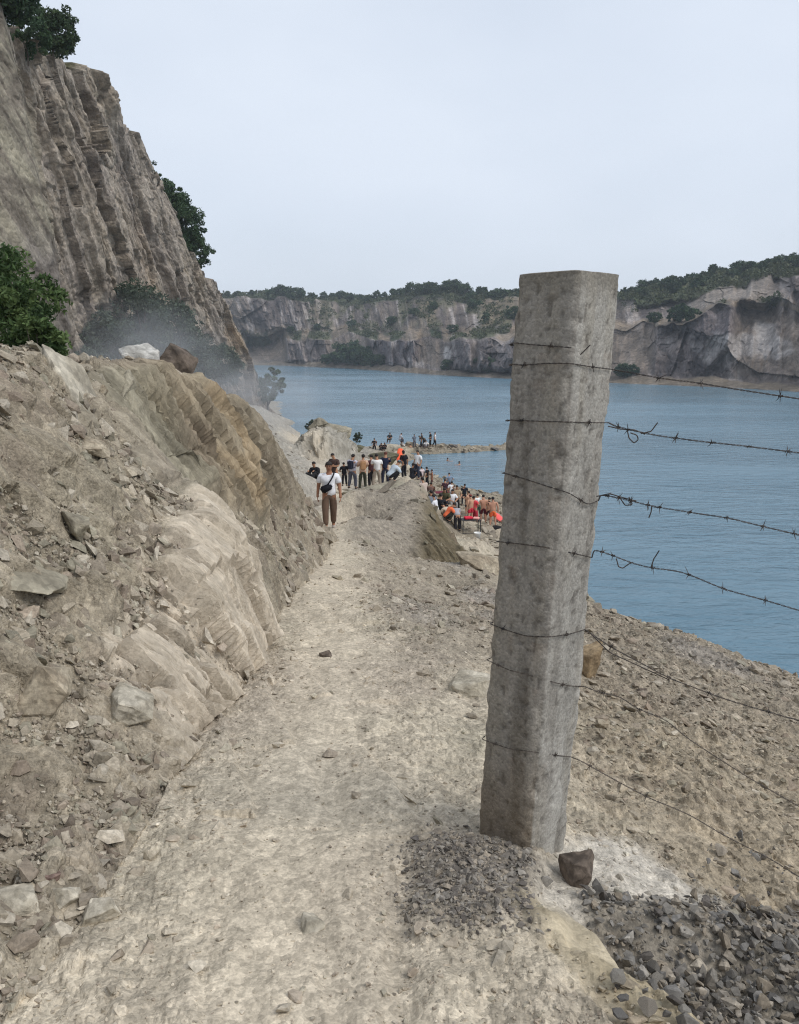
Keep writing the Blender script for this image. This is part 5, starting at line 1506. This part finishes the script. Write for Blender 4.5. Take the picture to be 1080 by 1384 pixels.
def person(label, x, Y, z, h, face, pose='stand', top=(230, 230, 232), bottom=(60, 58, 58), hair=(36, 32, 30), skin=(172, 130, 104), shorts=False, long_sleeve=False, seed=0, hat=None, longhair=False, pack=None, detail=False, group=None, shoe=(60, 56, 54)):
    r = np.random.default_rng(1000 + seed)
    J = pose_joints(pose, r)
    names, pts, rad, E = [], [], [], []
    def add(k, rr, par=None):
        names.append(k); pts.append(J[k] if isinstance(k, str) else k); rad.append(rr)
        if par is not None: E.append((names.index(par), len(names) - 1))
    add('pel', (.145, .108)); add('sp', (.138, .102), 'pel'); add('ch', (.165, .112), 'sp'); add('nb', (.08, .068), 'ch'); add('nk', (.054, .056), 'nb')
    add('hl', (.066, .072), 'nk'); add('hm', (.078, .092), 'hl'); add('ht', (.056, .068), 'hm')
    for k in 'lr':
        add('sh' + k, .066, 'ch'); add('el' + k, .047, 'sh' + k); add('wr' + k, .031, 'el' + k)
        if not detail: add('ha' + k, (.030, .040), 'wr' + k)
        else: add('ha' + k, (.022, .040), 'wr' + k)
        add('hi' + k, .096, 'pel'); add('kn' + k, .062, 'hi' + k); add('an' + k, .038, 'kn' + k); add('to' + k, (.040, .030), 'an' + k)
    body = skin_mesh('person', pts, E, rad, skin_m(skin))
    children = []
    if detail:                                         # five unequal, curled fingers and a thumb on each hand, a face
        for s, k in ((-1, 'l'), (1, 'r')):
            base = J['ha' + k]; dn = (J['ha' + k] - J['wr' + k]).normalized(); inw = V3((-s, 0, 0)); fw = V3((0, 1, 0))
            for i, L in enumerate((.068, .078, .074, .058)):
                st = base + dn * .028 + fw * (.030 - .020 * i)
                a = st + dn * L * .45 + inw * .004; b = a + dn * L * .32 + inw * .012; c = b + dn * L * .22 + inw * .018
                f = skin_mesh('finger', [st - dn * .02, st, a, b, c], [(0, 1), (1, 2), (2, 3), (3, 4)], [.009, .009, .0085, .008, .006], skin_m(skin), body)
                children.append(f)
            t0 = base + fw * .028 - dn * .01
            children.append(skin_mesh('thumb', [t0 - fw * .015, t0 + fw * .012 + dn * .012, t0 + fw * .022 + dn * .038 + inw * .006, t0 + fw * .022 + dn * .058 + inw * .012], [(0, 1), (1, 2), (2, 3)], [.011, .011, .0095, .007], skin_m(skin), body))
        fc = J['hm']
        def blob(nm, loc, sc, mat):
            bm = bmesh.new(); bmesh.ops.create_uvsphere(bm, u_segments=10, v_segments=8, radius=1)
            for v in bm.verts: v.co = V3((v.co.x * sc[0], v.co.y * sc[1], v.co.z * sc[2])) + loc
            me = bpy.data.meshes.new(nm); bm.to_mesh(me); bm.free(); me.materials.append(mat)
            for p in me.polygons: p.use_smooth = True
            o = bpy.data.objects.new(nm, me); COL.objects.link(o); o.parent = body
        for s in (-1, 1):
            blob('eye', fc + V3((s * .030, .076, -.005)), (.013, .010, .007), hair_m((40, 34, 32)))
            blob('eyebrow', fc + V3((s * .031, .078, .016)), (.018, .008, .004), hair_m())
            blob('ear', fc + V3((s * .077, -.005, -.012)), (.010, .018, .030), skin_m(skin))
        blob('nose', fc + V3((0, .090, -.026)), (.014, .018, .020), skin_m(skin))
        blob('mouth', fc + V3((0, .080, -.056)), (.024, .008, .006), skin_m((142, 84, 76)))
    if top is not None:
        T, TE, TR = [J['pel'] - (J['sp'] - J['pel']) * .55, J['pel'] + (J['sp'] - J['pel']) * .3, J['sp'] + (J['ch'] - J['sp']) * .3, J['ch'], J['nb']], [(0, 1), (1, 2), (2, 3), (3, 4)], [(.182, .142), (.176, .136), (.178, .132), (.192, .134), (.100, .086)]
        for k in 'lr':
            n0 = len(T); end = J['wr' + k] if long_sleeve else J['sh' + k] + (J['el' + k] - J['sh' + k]) * .80
            T += [J['sh' + k], J['sh' + k] + (J['el' + k] - J['sh' + k]) * .5, end]; TR += [.086, .082, .078 if not long_sleeve else .046]
            TE += [(3, n0), (n0, n0 + 1), (n0 + 1, n0 + 2)]
            if long_sleeve:
                T.insert(n0 + 2, J['el' + k]); TR.insert(n0 + 2, .060); TE[-1] = (n0 + 1, n0 + 2); TE.append((n0 + 2, n0 + 3))
        skin_mesh('shirt', T, TE, TR, cloth(top), body)
    if bottom is not None:
        T, TE, TR = [J['pel'] + V3((0, 0, .05)), J['pel'] - V3((0, 0, .03))], [(0, 1)], [(.158, .122), (.162, .126)]
        for k in 'lr':
            n0 = len(T)
            e1 = J['hi' + k] + (J['kn' + k] - J['hi' + k]) * .5
            T += [J['hi' + k], e1, J['kn' + k] if not shorts else J['hi' + k] + (J['kn' + k] - J['hi' + k]) * .85]
            TR += [.114, .098, .080 if not shorts else .100]
            TE += [(1, n0), (n0, n0 + 1), (n0 + 1, n0 + 2)]
            if not shorts:
                T += [J['kn' + k] + (J['an' + k] - J['kn' + k]) * .95]; TR += [.066]; TE += [(n0 + 2, n0 + 3)]
        skin_mesh('shorts' if shorts else 'trousers', T, TE, TR, cloth(bottom), body)
    hair_cap(J, hair_m(hair), body, longhair)
    if hat: hair_cap(J, cloth(hat), body, False, cap=True)
    if shoe is not None:
        for k in 'lr':
            skin_mesh('shoe', [J['an' + k] - V3((0, .045, .035)), J['an' + k] * .5 + J['to' + k] * .5 - V3((0, 0, .012)), J['to' + k] + V3((0, .03, 0))], [(0, 1), (1, 2)], [(.046, .045), (.05, .044), (.046, .036)], cloth(shoe), body)
    if pack:
        c = J['ch'] * .55 + J['sp'] * .45
        bm = bmesh.new(); bmesh.ops.create_cube(bm, size=1)
        for v in bm.verts: v.co = V3((v.co.x * .27, v.co.y * .14 - .17, v.co.z * .40)) + c
        bmesh.ops.bevel(bm, geom=bm.edges[:], offset=.045, segments=3, affect='EDGES')
        me = bpy.data.meshes.new('backpack'); bm.to_mesh(me); bm.free(); me.materials.append(cloth(pack))
        o = bpy.data.objects.new('backpack', me); COL.objects.link(o); o.parent = body
        for s in (-1, 1):
            a = smooth_path([c + V3((s * .09, -.12, .17)), c + V3((s * .10, -.02, .235)), c + V3((s * .11, .115, .10)), c + V3((s * .12, .10, -.08)), c + V3((s * .13, -.10, -.14))], 16)
            Vv, Ff = tubes([(a, .018)], 6); mesh_np('backpack_strap', Vv, Ff, cloth(pack), True, None, body)
    k = h / 1.72
    wd = 1.13 if detail else r.uniform(1.02, 1.2)
    body.scale = (k * wd, k * wd, k); body.location = (x, Y, z); body.rotation_euler = (r.normal(0, .05) if not detail else 0, r.normal(0, .035) if not detail else 0, R(face + (0 if detail else r.normal(0, 8))))
    tag(body, label, 'person', group)
    return body, J

# the walker coming up the path
x, Y, z = hit(446, 717.5)
wk, J = person('man in white T-shirt and brown trousers walking up the path with a black sling bag', x, Y, z - .01, 92 / 1080 * math.sqrt(Y * Y + z * z) / 1.0, 184, 'walk', (232, 232, 235), (104, 84, 70), (44, 38, 34), (150, 108, 84), seed=1, detail=True, shoe=(176, 166, 156))
c = J['sp']
bm = bmesh.new(); bmesh.ops.create_cube(bm, size=1)
for v in bm.verts: v.co = V3((v.co.x * .27, v.co.y * .085, v.co.z * (.17 + .05 * v.co.x)))
bmesh.ops.bevel(bm, geom=bm.edges[:], offset=.035, segments=3, affect='EDGES')
bm.transform(Matrix.Translation(c + V3((.05, .155, -.02))) @ Matrix.Rotation(R(28), 4, 'Y'))
me = bpy.data.meshes.new('sling_bag'); bm.to_mesh(me); bm.free(); me.materials.append(cloth((30, 30, 36)))
for p in me.polygons: p.use_smooth = True
o = bpy.data.objects.new('sling_bag', me); COL.objects.link(o); o.parent = wk
sp_ = smooth_path([c + V3((.03, .165, .06)), c + V3((-.06, .155, .20)), c + V3((-.115, .11, .32)), c + V3((-.12, 0, .355)), c + V3((-.08, -.12, .24)), c + V3((.06, -.145, .06)), c + V3((.17, -.05, -.06)), c + V3((.15, .11, -.06))], 40)
Vv, Ff = tubes([(sp_, .017)], 6); mesh_np('bag_strap', Vv, Ff, cloth((30, 30, 36)), True, None, wk)

SK1, SK2, SK3 = (172, 130, 104), (150, 108, 86), (190, 148, 122)
pid = [10]
def put(label, px, py, h, face, pose='stand', top=(230, 230, 232), bottom=(60, 58, 58), Y=None, dz=0, group=None, ymin=.8, **kw):
    if Y is None: x, Yy, z = hit(px, py, ymin)
    else: x, Yy, z = at(px, py, Y)
    pid[0] += 1
    b, J = person(label, x, Yy, z + dz, h, face, pose, top, bottom, seed=pid[0], group=group, **kw)
    return b, J, (x, Yy, z)
PEOPLE_LOG = []
G1 = 'people standing where the path meets the water'
put('person in black sitting low on the slope left of the walking man', 428, 646, 1.7, 150, 'sitfloor', (32, 32, 34), (40, 40, 42), Y=36.5, dz=-.1, group=G1, long_sleeve=True)
put('person in dark brown top standing directly behind the walking man', 453, 661, 1.74, 150, 'fold', (74, 58, 54), (52, 46, 46), Y=37.5, group=G1)
put('child in black standing between the walking man and the man with dark shoulder bag', 466, 657, 1.18, 20, 'stand', (34, 34, 40), (38, 38, 44), Y=38.5, group=G1)
put('man in pale lilac shirt and grey trousers with a dark backpack', 476, 661, 1.72, -14, 'fold', (206, 204, 218), (96, 98, 112), Y=38.5, group=G1, pack=(46, 50, 66))
put('person in beige orange shirt with a tan backpack and dark green trousers', 490, 663, 1.76, 4, 'arms', (206, 172, 150), (58, 60, 48), Y=38.0, group=G1, pack=(176, 136, 100))
put('person in dark red and black half hidden between the tan backpack and white T-shirt', 502, 659, 1.68, 30, 'stand', (84, 50, 52), (34, 32, 36), Y=40.5, group=G1)
put('person in white T-shirt and beige trousers seen from behind at the flat slab', 509, 659, 1.70, -6, 'arms', (236, 234, 232), (160, 148, 134), Y=39.5, group=G1)
put('person in navy T-shirt with reddish brown hair behind the squatting man', 520.5, 657, 1.74, 8, 'arms', (36, 42, 64), (44, 46, 60), Y=40, group=G1, hair=(96, 58, 48))
put('man in pale blue shirt and grey cap squatting on the slab', 526, 652, 1.72, -68, 'squat', (196, 208, 218), (36, 36, 40), Y=34.5, dz=.02, group=G1, long_sleeve=True, hat=(110, 122, 128))
put('person in black standing right of the squatting man', 546.5, 648, 1.62, 30, 'stand', (30, 30, 36), (30, 30, 36), Y=44, group=G1, longhair=True)
put('person in dark clothes sitting beside the person in white at the edge of the water', 556.5, 647, 1.7, -60, 'sitfloor', (44, 46, 54), (48, 48, 54), Y=45, group=G1)
put('person in white top and dark trousers standing at the water edge beside a sitting one', 562, 648, 1.66, 140, 'stand', (232, 234, 236), (52, 56, 70), Y=45, group=G1)
G2 = 'people out on the spit'
put('person in black standing alone on the ledge behind the crowd', 506, 612, 1.70, 10, 'stand', (26, 26, 30), (26, 26, 30), Y=93.5, group=G2)
put('two dark seated figures on the spit, the left one', 514.5, 608, 1.7, 200, 'sitfloor', (44, 42, 42), (60, 56, 52), Y=94, group=G2)
put('dark seated figure on the spit next to the orange float', 520.5, 608, 1.7, 150, 'sitfloor', (38, 40, 48), (46, 44, 44), Y=94, group=G2, skin=SK2)
put('person in dark top sitting high on the pale rock of the spit', 527, 598.5, 1.7, 160, 'sit', (52, 60, 66), (70, 64, 58), Y=93.2, group=G2)
put('person in light grey top sitting on the right of the pale spit rock', 539.5, 599, 1.72, -60, 'sit', (186, 190, 198), (70, 72, 84), Y=93.2, group=G2)
put('person in white squatting at the foot of the pale spit rock', 546, 606, 1.7, 120, 'squat', (232, 232, 230), (150, 140, 130), Y=94, group=G2)
put('shirtless bather sitting on the spit in the middle of the stones', 556.5, 609.5, 1.7, 40, 'sitfloor', None, (50, 52, 66), Y=94.5, group=G2, shorts=True, shoe=None)
put('person in grey blue standing at the waterline of the spit', 560.5, 605, 1.6, 10, 'arms', (120, 128, 142), (96, 96, 104), Y=95, group=G2)
put('person in black standing at the left of the cluster on the tip of the spit', 569.5, 604, 1.64, 80, 'arms', (34, 36, 40), (38, 40, 46), Y=95, group=G2)
put('person in dark green bending over at the tip of the spit', 573, 604, 1.7, 110, 'bend', (40, 50, 48), (44, 46, 50), Y=95.2, group=G2)
put('person in white sitting between the dark figures on the tip of the spit', 576, 605, 1.7, 170, 'sitfloor', (236, 236, 236), (90, 88, 92), Y=94.6, group=G2)
put('person dressed all in black standing upright at the tip of the spit', 581.8, 603.5, 1.74, 100, 'stand', (24, 24, 28), (24, 24, 28), Y=95.4, group=G2)
put('person in white T-shirt and black trousers at the far right of the spit', 587, 604, 1.76, -80, 'walk', (234, 234, 236), (36, 38, 44), Y=95.6, group=G2)
for lab, px, py, f in (('swimmer farther left in the cove between spit and beach', 605, 622, -60), ('swimmer farther right, nearer to the post, alone in the water', 621.7, 627, 80)):
    x, Yy, z = on_z(px, py + 1, WATER)
    pid[0] += 1
    person(lab, x, Yy, WATER - 1.38, 1.72, f, 'swim', None, (40, 44, 60), seed=pid[0], group='swimmers in the cove', shorts=True, shoe=None)
G3 = 'bathers crowded on the beach'
def beach(label, px, py, face, pose='stand', top=(230, 230, 232), bottom=(60, 58, 58), hpx=None, **kw):
    x, Yy, z = hit(px, py, 34)
    d = math.sqrt(x * x + Yy * Yy + z * z)
    h = hpx * d / 1085 if hpx else 1.7
    h = min(max(h, 1.52), 1.92)
    PEOPLE_LOG.append((label[:40], round(Yy, 1), round(h, 2)))
    return put(label, px, py, h, face, pose, top, bottom, group=G3, ymin=34, **kw)
beach('woman in black with long hair standing at the upper left of the beach crowd', 578, 658, 60, 'stand', (28, 28, 34), (28, 28, 34), 20, longhair=True)
beach('person in pale pink standing at the far upper left of the beach', 571, 656, 30, 'stand', (222, 206, 206), (180, 172, 176), 19)
beach('tanned shirtless boy beside the long haired woman in black', 584, 661, 100, 'oneup', None, (90, 64, 60), 17, shorts=True, skin=SK2, shoe=None)
beach('person sitting on the stones below the person in pale pink', 573.5, 668, 40, 'sitfloor', (196, 178, 166), (110, 92, 84))
beach('person in brown sitting on the stones below the woman in black', 582, 669, 10, 'sitfloor', (112, 86, 78), (80, 66, 60), skin=SK2)
beach('person in grey blue top with raised elbows by the water', 607, 666, 20, 'hips', (128, 146, 168), (58, 64, 80), 24)
beach('person in dark maroon standing beside the dark red mat', 602, 677, 20, 'stand', (66, 40, 50), (46, 38, 46), 20)
beach('person in white T-shirt standing just right of the one in maroon', 608.5, 680, 10, 'stand', (236, 236, 238), (150, 146, 150), 20)
beach('person in olive tan top and black trousers in the middle of the crowd', 616, 692, 170, 'stand', (168, 148, 122), (32, 32, 36), 30)
beach('person in black T-shirt and cap at the waterline behind the crowd', 627, 684, 20, 'stand', (30, 34, 44), (34, 36, 44), 29, hat=(24, 24, 28))
beach('shirtless man left of the one in a red hat', 630, 696, 60, 'arms', None, (44, 40, 44), 33, shorts=True, skin=SK3, shoe=None)
beach('shirtless man with reddish hat and bright red shorts at the table', 636, 706, 20, 'stand', None, (206, 48, 70), 37, shorts=True, skin=SK3, hat=(128, 56, 54), shoe=None)
beach('person in pinkish red top bending beside the table', 642.5, 706, -40, 'arms', (226, 80, 86), (176, 50, 66), 36)
beach('person in white T-shirt standing behind the shirtless men by the post', 647.5, 700, 30, 'stand', (238, 240, 238), (60, 90, 76), 28)
beach('tall shirtless man in dark red shorts with his back turned', 653, 708, 6, 'stand', None, (88, 26, 36), 39, shorts=True, skin=(186, 140, 116), shoe=None)
beach('shirtless man in orange shorts, rightmost beside the post', 666, 712, -8, 'stand', None, (238, 112, 62), 41, shorts=True, skin=(190, 144, 120), shoe=None)
beach('shirtless man partly hidden between the tall one and the one in orange shorts', 660, 708, 14, 'fold', None, (62, 34, 38), 36, shorts=True, skin=SK1, shoe=None)
beach('person in grey sitting at the lower left edge of the crowd', 584, 688, 20, 'sitfloor', (126, 132, 142), (60, 62, 70))
beach('person in white sitting second from the left edge of the crowd', 590, 692, 60, 'sitfloor', (226, 228, 234), (96, 104, 120))
beach('person in black sitting between the white and olive seated ones', 595, 692, -30, 'sitfloor', (32, 34, 40), (40, 42, 48))
beach('person in olive green sitting in the middle of the seated row', 602, 690, 160, 'sit', (86, 84, 62), (60, 60, 56))
beach('person in white sitting right of the one in olive green', 610.5, 690, 190, 'sit', (234, 234, 236), (150, 146, 142))
beach('person in bright orange top crouching at the front of the crowd', 602, 707, -60, 'squat', (240, 120, 78), (50, 48, 40))
beach('person in beige crouching beside the bright orange top', 608.5, 706, 40, 'squat', (196, 182, 162), (110, 100, 88))
beach('person in grey shirt and dark trousers standing in front of the table', 618.5, 719, 10, 'bend', (164, 164, 170), (48, 46, 50), 34)

# things on the beach
def boxes(name, parts, mat, loc, rz, bev=.01, parent=None):
    bm = bmesh.new()
    for (cx, cy, cz, sx, sy, sz) in parts:
        r_ = bmesh.ops.create_cube(bm, size=1)
        for v in r_['verts']: v.co = V3((v.co.x * sx + cx, v.co.y * sy + cy, v.co.z * sz + cz))
    bmesh.ops.bevel(bm, geom=bm.edges[:], offset=bev, segments=1, affect='EDGES')
    me = bpy.data.meshes.new(name); bm.to_mesh(me); bm.free(); me.materials.append(mat)
    o = bpy.data.objects.new(name, me); COL.objects.link(o)
    if parent: o.parent = parent
    else: o.location = loc; o.rotation_euler = (0, 0, rz)
    return o
metal = plain_mat('painted_metal', (.03, .03, .032), .5)
x, Y, z = hit(636, 722, 34)
tb = bpy.data.objects.new('folding_table', None); COL.objects.link(tb); tb.location = (x, Y, z); tb.rotation_euler = (0, 0, R(8))
boxes('table_top', [(0, 0, .74, .95, .55, .035)], metal, None, 0, parent=tb)
for sx in (-1, 1):
    for sy in (-1, 1): boxes('leg', [(sx * .43, sy * .23, .36, .04, .04, .72)], metal, None, 0, parent=tb)
boxes('stretcher', [(0, .23, .10, .84, .03, .03), (0, -.23, .10, .84, .03, .03)], metal, None, 0, parent=tb)
tag(tb, 'dark metal folding table standing on the stones in front of the bathers', 'table')
o = boxes('folded_towel', [(0, 0, .06, .42, .3, .12)], cloth((214, 50, 72)), (x - .12, Y, z + .76), .2, .03); tag(o, 'bright red folded towel lying on the dark table', 'towel')
o = boxes('folded_towel', [(0, 0, .05, .3, .26, .10)], cloth((236, 170, 160)), (x + .26, Y - .05, z + .76), -.2, .03); tag(o, 'pink folded towel lying on the dark table', 'towel')
x, Y, z = hit(645, 730, 34)
bk = bpy.data.objects.new('bucket', None); COL.objects.link(bk); bk.location = (x, Y, z)
an = np.linspace(0, 2 * math.pi, 20, endpoint=False)
prof = [(.0, .0), (.13, .0), (.165, .34), (.175, .35), (.175, .37), (.155, .36), (.122, .03), (0, .03)]
Vb = np.concatenate([np.stack([r_ * np.cos(an), r_ * np.sin(an), np.full(20, h_)], -1) for r_, h_ in prof]); ii = np.arange(160).reshape(8, 20); jj = np.roll(ii, -1, 1)
white_pl = plain_mat('white_plastic', (.78, .78, .76), .4, .04)
mesh_np('pail', Vb, np.stack([ii[:-1], jj[:-1], jj[1:], ii[1:]], -1).reshape(-1, 4), white_pl, True, None, bk)
th = np.linspace(0, math.pi, 14); Vv, Ff = tubes([(np.stack([.172 * np.cos(th), 0 * th, .35 + .17 * np.sin(th)], -1), .006)], 5); mesh_np('handle', Vv, Ff, metal, True, None, bk)
tag(bk, 'white plastic bucket standing below the table', 'bucket')
# orange swim float propped on the spit, mats and bags
def float_mesh(name, w, l, t, mat, loc, rot):
    bm = bmesh.new(); bmesh.ops.create_uvsphere(bm, u_segments=24, v_segments=14, radius=1)
    for v in bm.verts:
        a = max(abs(v.co.x), 1e-5); q = (abs(v.co.x) ** 3.5 + abs(v.co.y) ** 3.5) ** (1 / 3.5); rr_ = math.hypot(v.co.x, v.co.y); k = rr_ / q if q > 1e-5 else 1
        v.co = V3((v.co.x * k * w / 2, v.co.y * k * l / 2, v.co.z * t / 2 * (1 + .15 * math.cos(v.co.y * 14))))
    me = bpy.data.meshes.new(name); bm.to_mesh(me); bm.free(); me.materials.append(mat)
    for p in me.polygons: p.use_smooth = True
    o = bpy.data.objects.new(name, me); COL.objects.link(o); o.location = loc; o.rotation_euler = rot
    return o
x, Y, z = at(541, 616, 84); tag(float_mesh('inflatable_float', .75, 1.7, .22, plain_mat('orange_vinyl', lin(236, 92, 48), .45, .08, 3), (x, Y, z), (R(62), R(12), R(12))), 'orange inflatable float standing on end at the cove', 'float')
x, Y, z = hit(673, 706, 34); tag(float_mesh('inflatable_float', .6, 1.1, .22, plain_mat('coral_vinyl', lin(238, 96, 92), .45, .08, 3), (x, Y, z + .3), (R(20), R(8), R(30))), 'coral pink inflatable lying beside the left edge of the post', 'float')
x, Y, z = hit(595.5, 667, 34); tag(float_mesh('beach_mat', 1.6, .9, .10, cloth((112, 42, 58)), (x, Y, z + .06), (0, 0, R(12))), 'dark red mat spread on the stones near the water', 'mat')
x, Y, z = hit(580, 674, 34); tag(float_mesh('bundle', .8, .5, .35, cloth((52, 48, 46)), (x, Y, z + .12), (0, 0, R(12))), 'dark bundle of clothes left on the stones at the upper beach', 'clothes')
x, Y, z = hit(671, 717, 34); tag(float_mesh('bundle', .6, .35, .25, cloth((40, 40, 42)), (x, Y, z + .12), (0, 0, R(-12))), 'black bag on the stones under the coral pink inflatable', 'bag')
import sys
print('CROWD', PEOPLE_LOG, file=open('/tmp/crowd.txt','w'))
# ================================================================== dust and haze
def volume_settings(m, even=False):
    for holder in (m, getattr(m, 'cycles', None)):
        if holder is not None and hasattr(holder, 'volume_sampling'): holder.volume_sampling = 'DISTANCE'
        if even and holder is not None and hasattr(holder, 'homogeneous_volume'): holder.homogeneous_volume = True
def dust(name, label, loc, dims, dens, seed, colr=(.87, .90, .95)):
    bm = bmesh.new(); bmesh.ops.create_icosphere(bm, subdivisions=3, radius=1.0)
    V = np.array([v.co[:] for v in bm.verts]); F = np.array([[v.index for v in f.verts] for f in bm.faces]); bm.free()
    V = V * (1 + .18 * fbm(V[:, 0] * 1.4 + seed, V[:, 1] * 1.4, V[:, 2] * 1.4, 3, seed))[:, None]
    m = bpy.data.materials.new(name); m.use_nodes = True
    n = m.node_tree; n.nodes.clear()
    out = n.nodes.new('ShaderNodeOutputMaterial'); pv = n.nodes.new('ShaderNodeVolumePrincipled')
    pv.inputs['Color'].default_value = tuple(colr) + (1,); pv.inputs['Anisotropy'].default_value = .25
    v = objco(n)
    ln = n.nodes.new('ShaderNodeVectorMath'); ln.operation = 'LENGTH'; n.links.new(v, ln.inputs[0])
    fall = maprange(n, ln.outputs['Value'], .15, .98, 1, 0)
    ns = noise(n, v, 2.1, 4, .6, .6)
    k = maprange(n, ns, .38, .66, .12, 1.6)
    n.links.new(math_(n, 'MULTIPLY', math_(n, 'MULTIPLY', fall, k), dens), pv.inputs['Density'])
    n.links.new(pv.outputs[0], out.inputs['Volume'])
    volume_settings(m)
    o = mesh_np(name, V, F, m)
    o.location = loc; o.scale = dims
    tag(o, label, 'dust', None, 'stuff')
x, Y, z = at(190, 470, 52)
dust('dust_cloud', 'grey dust drifting past the trees at the cliff foot', (x, Y, z - 1.0), (7.0, 6.0, 5.0), .105, 1)
x, Y, z = at(315, 530, 72)
dust('dust_cloud', 'pale dust blowing off the scree between the bank and the water', (x, Y, z - .6), (9.5, 9.0, 4.6), .09, 2)

V = np.array([(a, b, c) for a in (-900, 1100) for b in (-70, 1250) for c in (-19, 75)], float)
F = np.array([(0, 1, 3, 2), (4, 6, 7, 5), (0, 4, 5, 1), (2, 3, 7, 6), (0, 2, 6, 4), (1, 5, 7, 3)])
m = bpy.data.materials.new('haze'); m.use_nodes = True
n = m.node_tree; n.nodes.clear()
out = n.nodes.new('ShaderNodeOutputMaterial'); pv = n.nodes.new('ShaderNodeVolumePrincipled')
pv.inputs['Color'].default_value = (.82, .88, .95, 1); pv.inputs['Density'].default_value = .00027
pv.inputs['Anisotropy'].default_value = .2
n.links.new(pv.outputs[0], out.inputs['Volume'])
volume_settings(m, True)
o = mesh_np('haze', V, F, m, False)
tag(o, 'thin pale haze over the lake', 'haze', None, 'stuff')
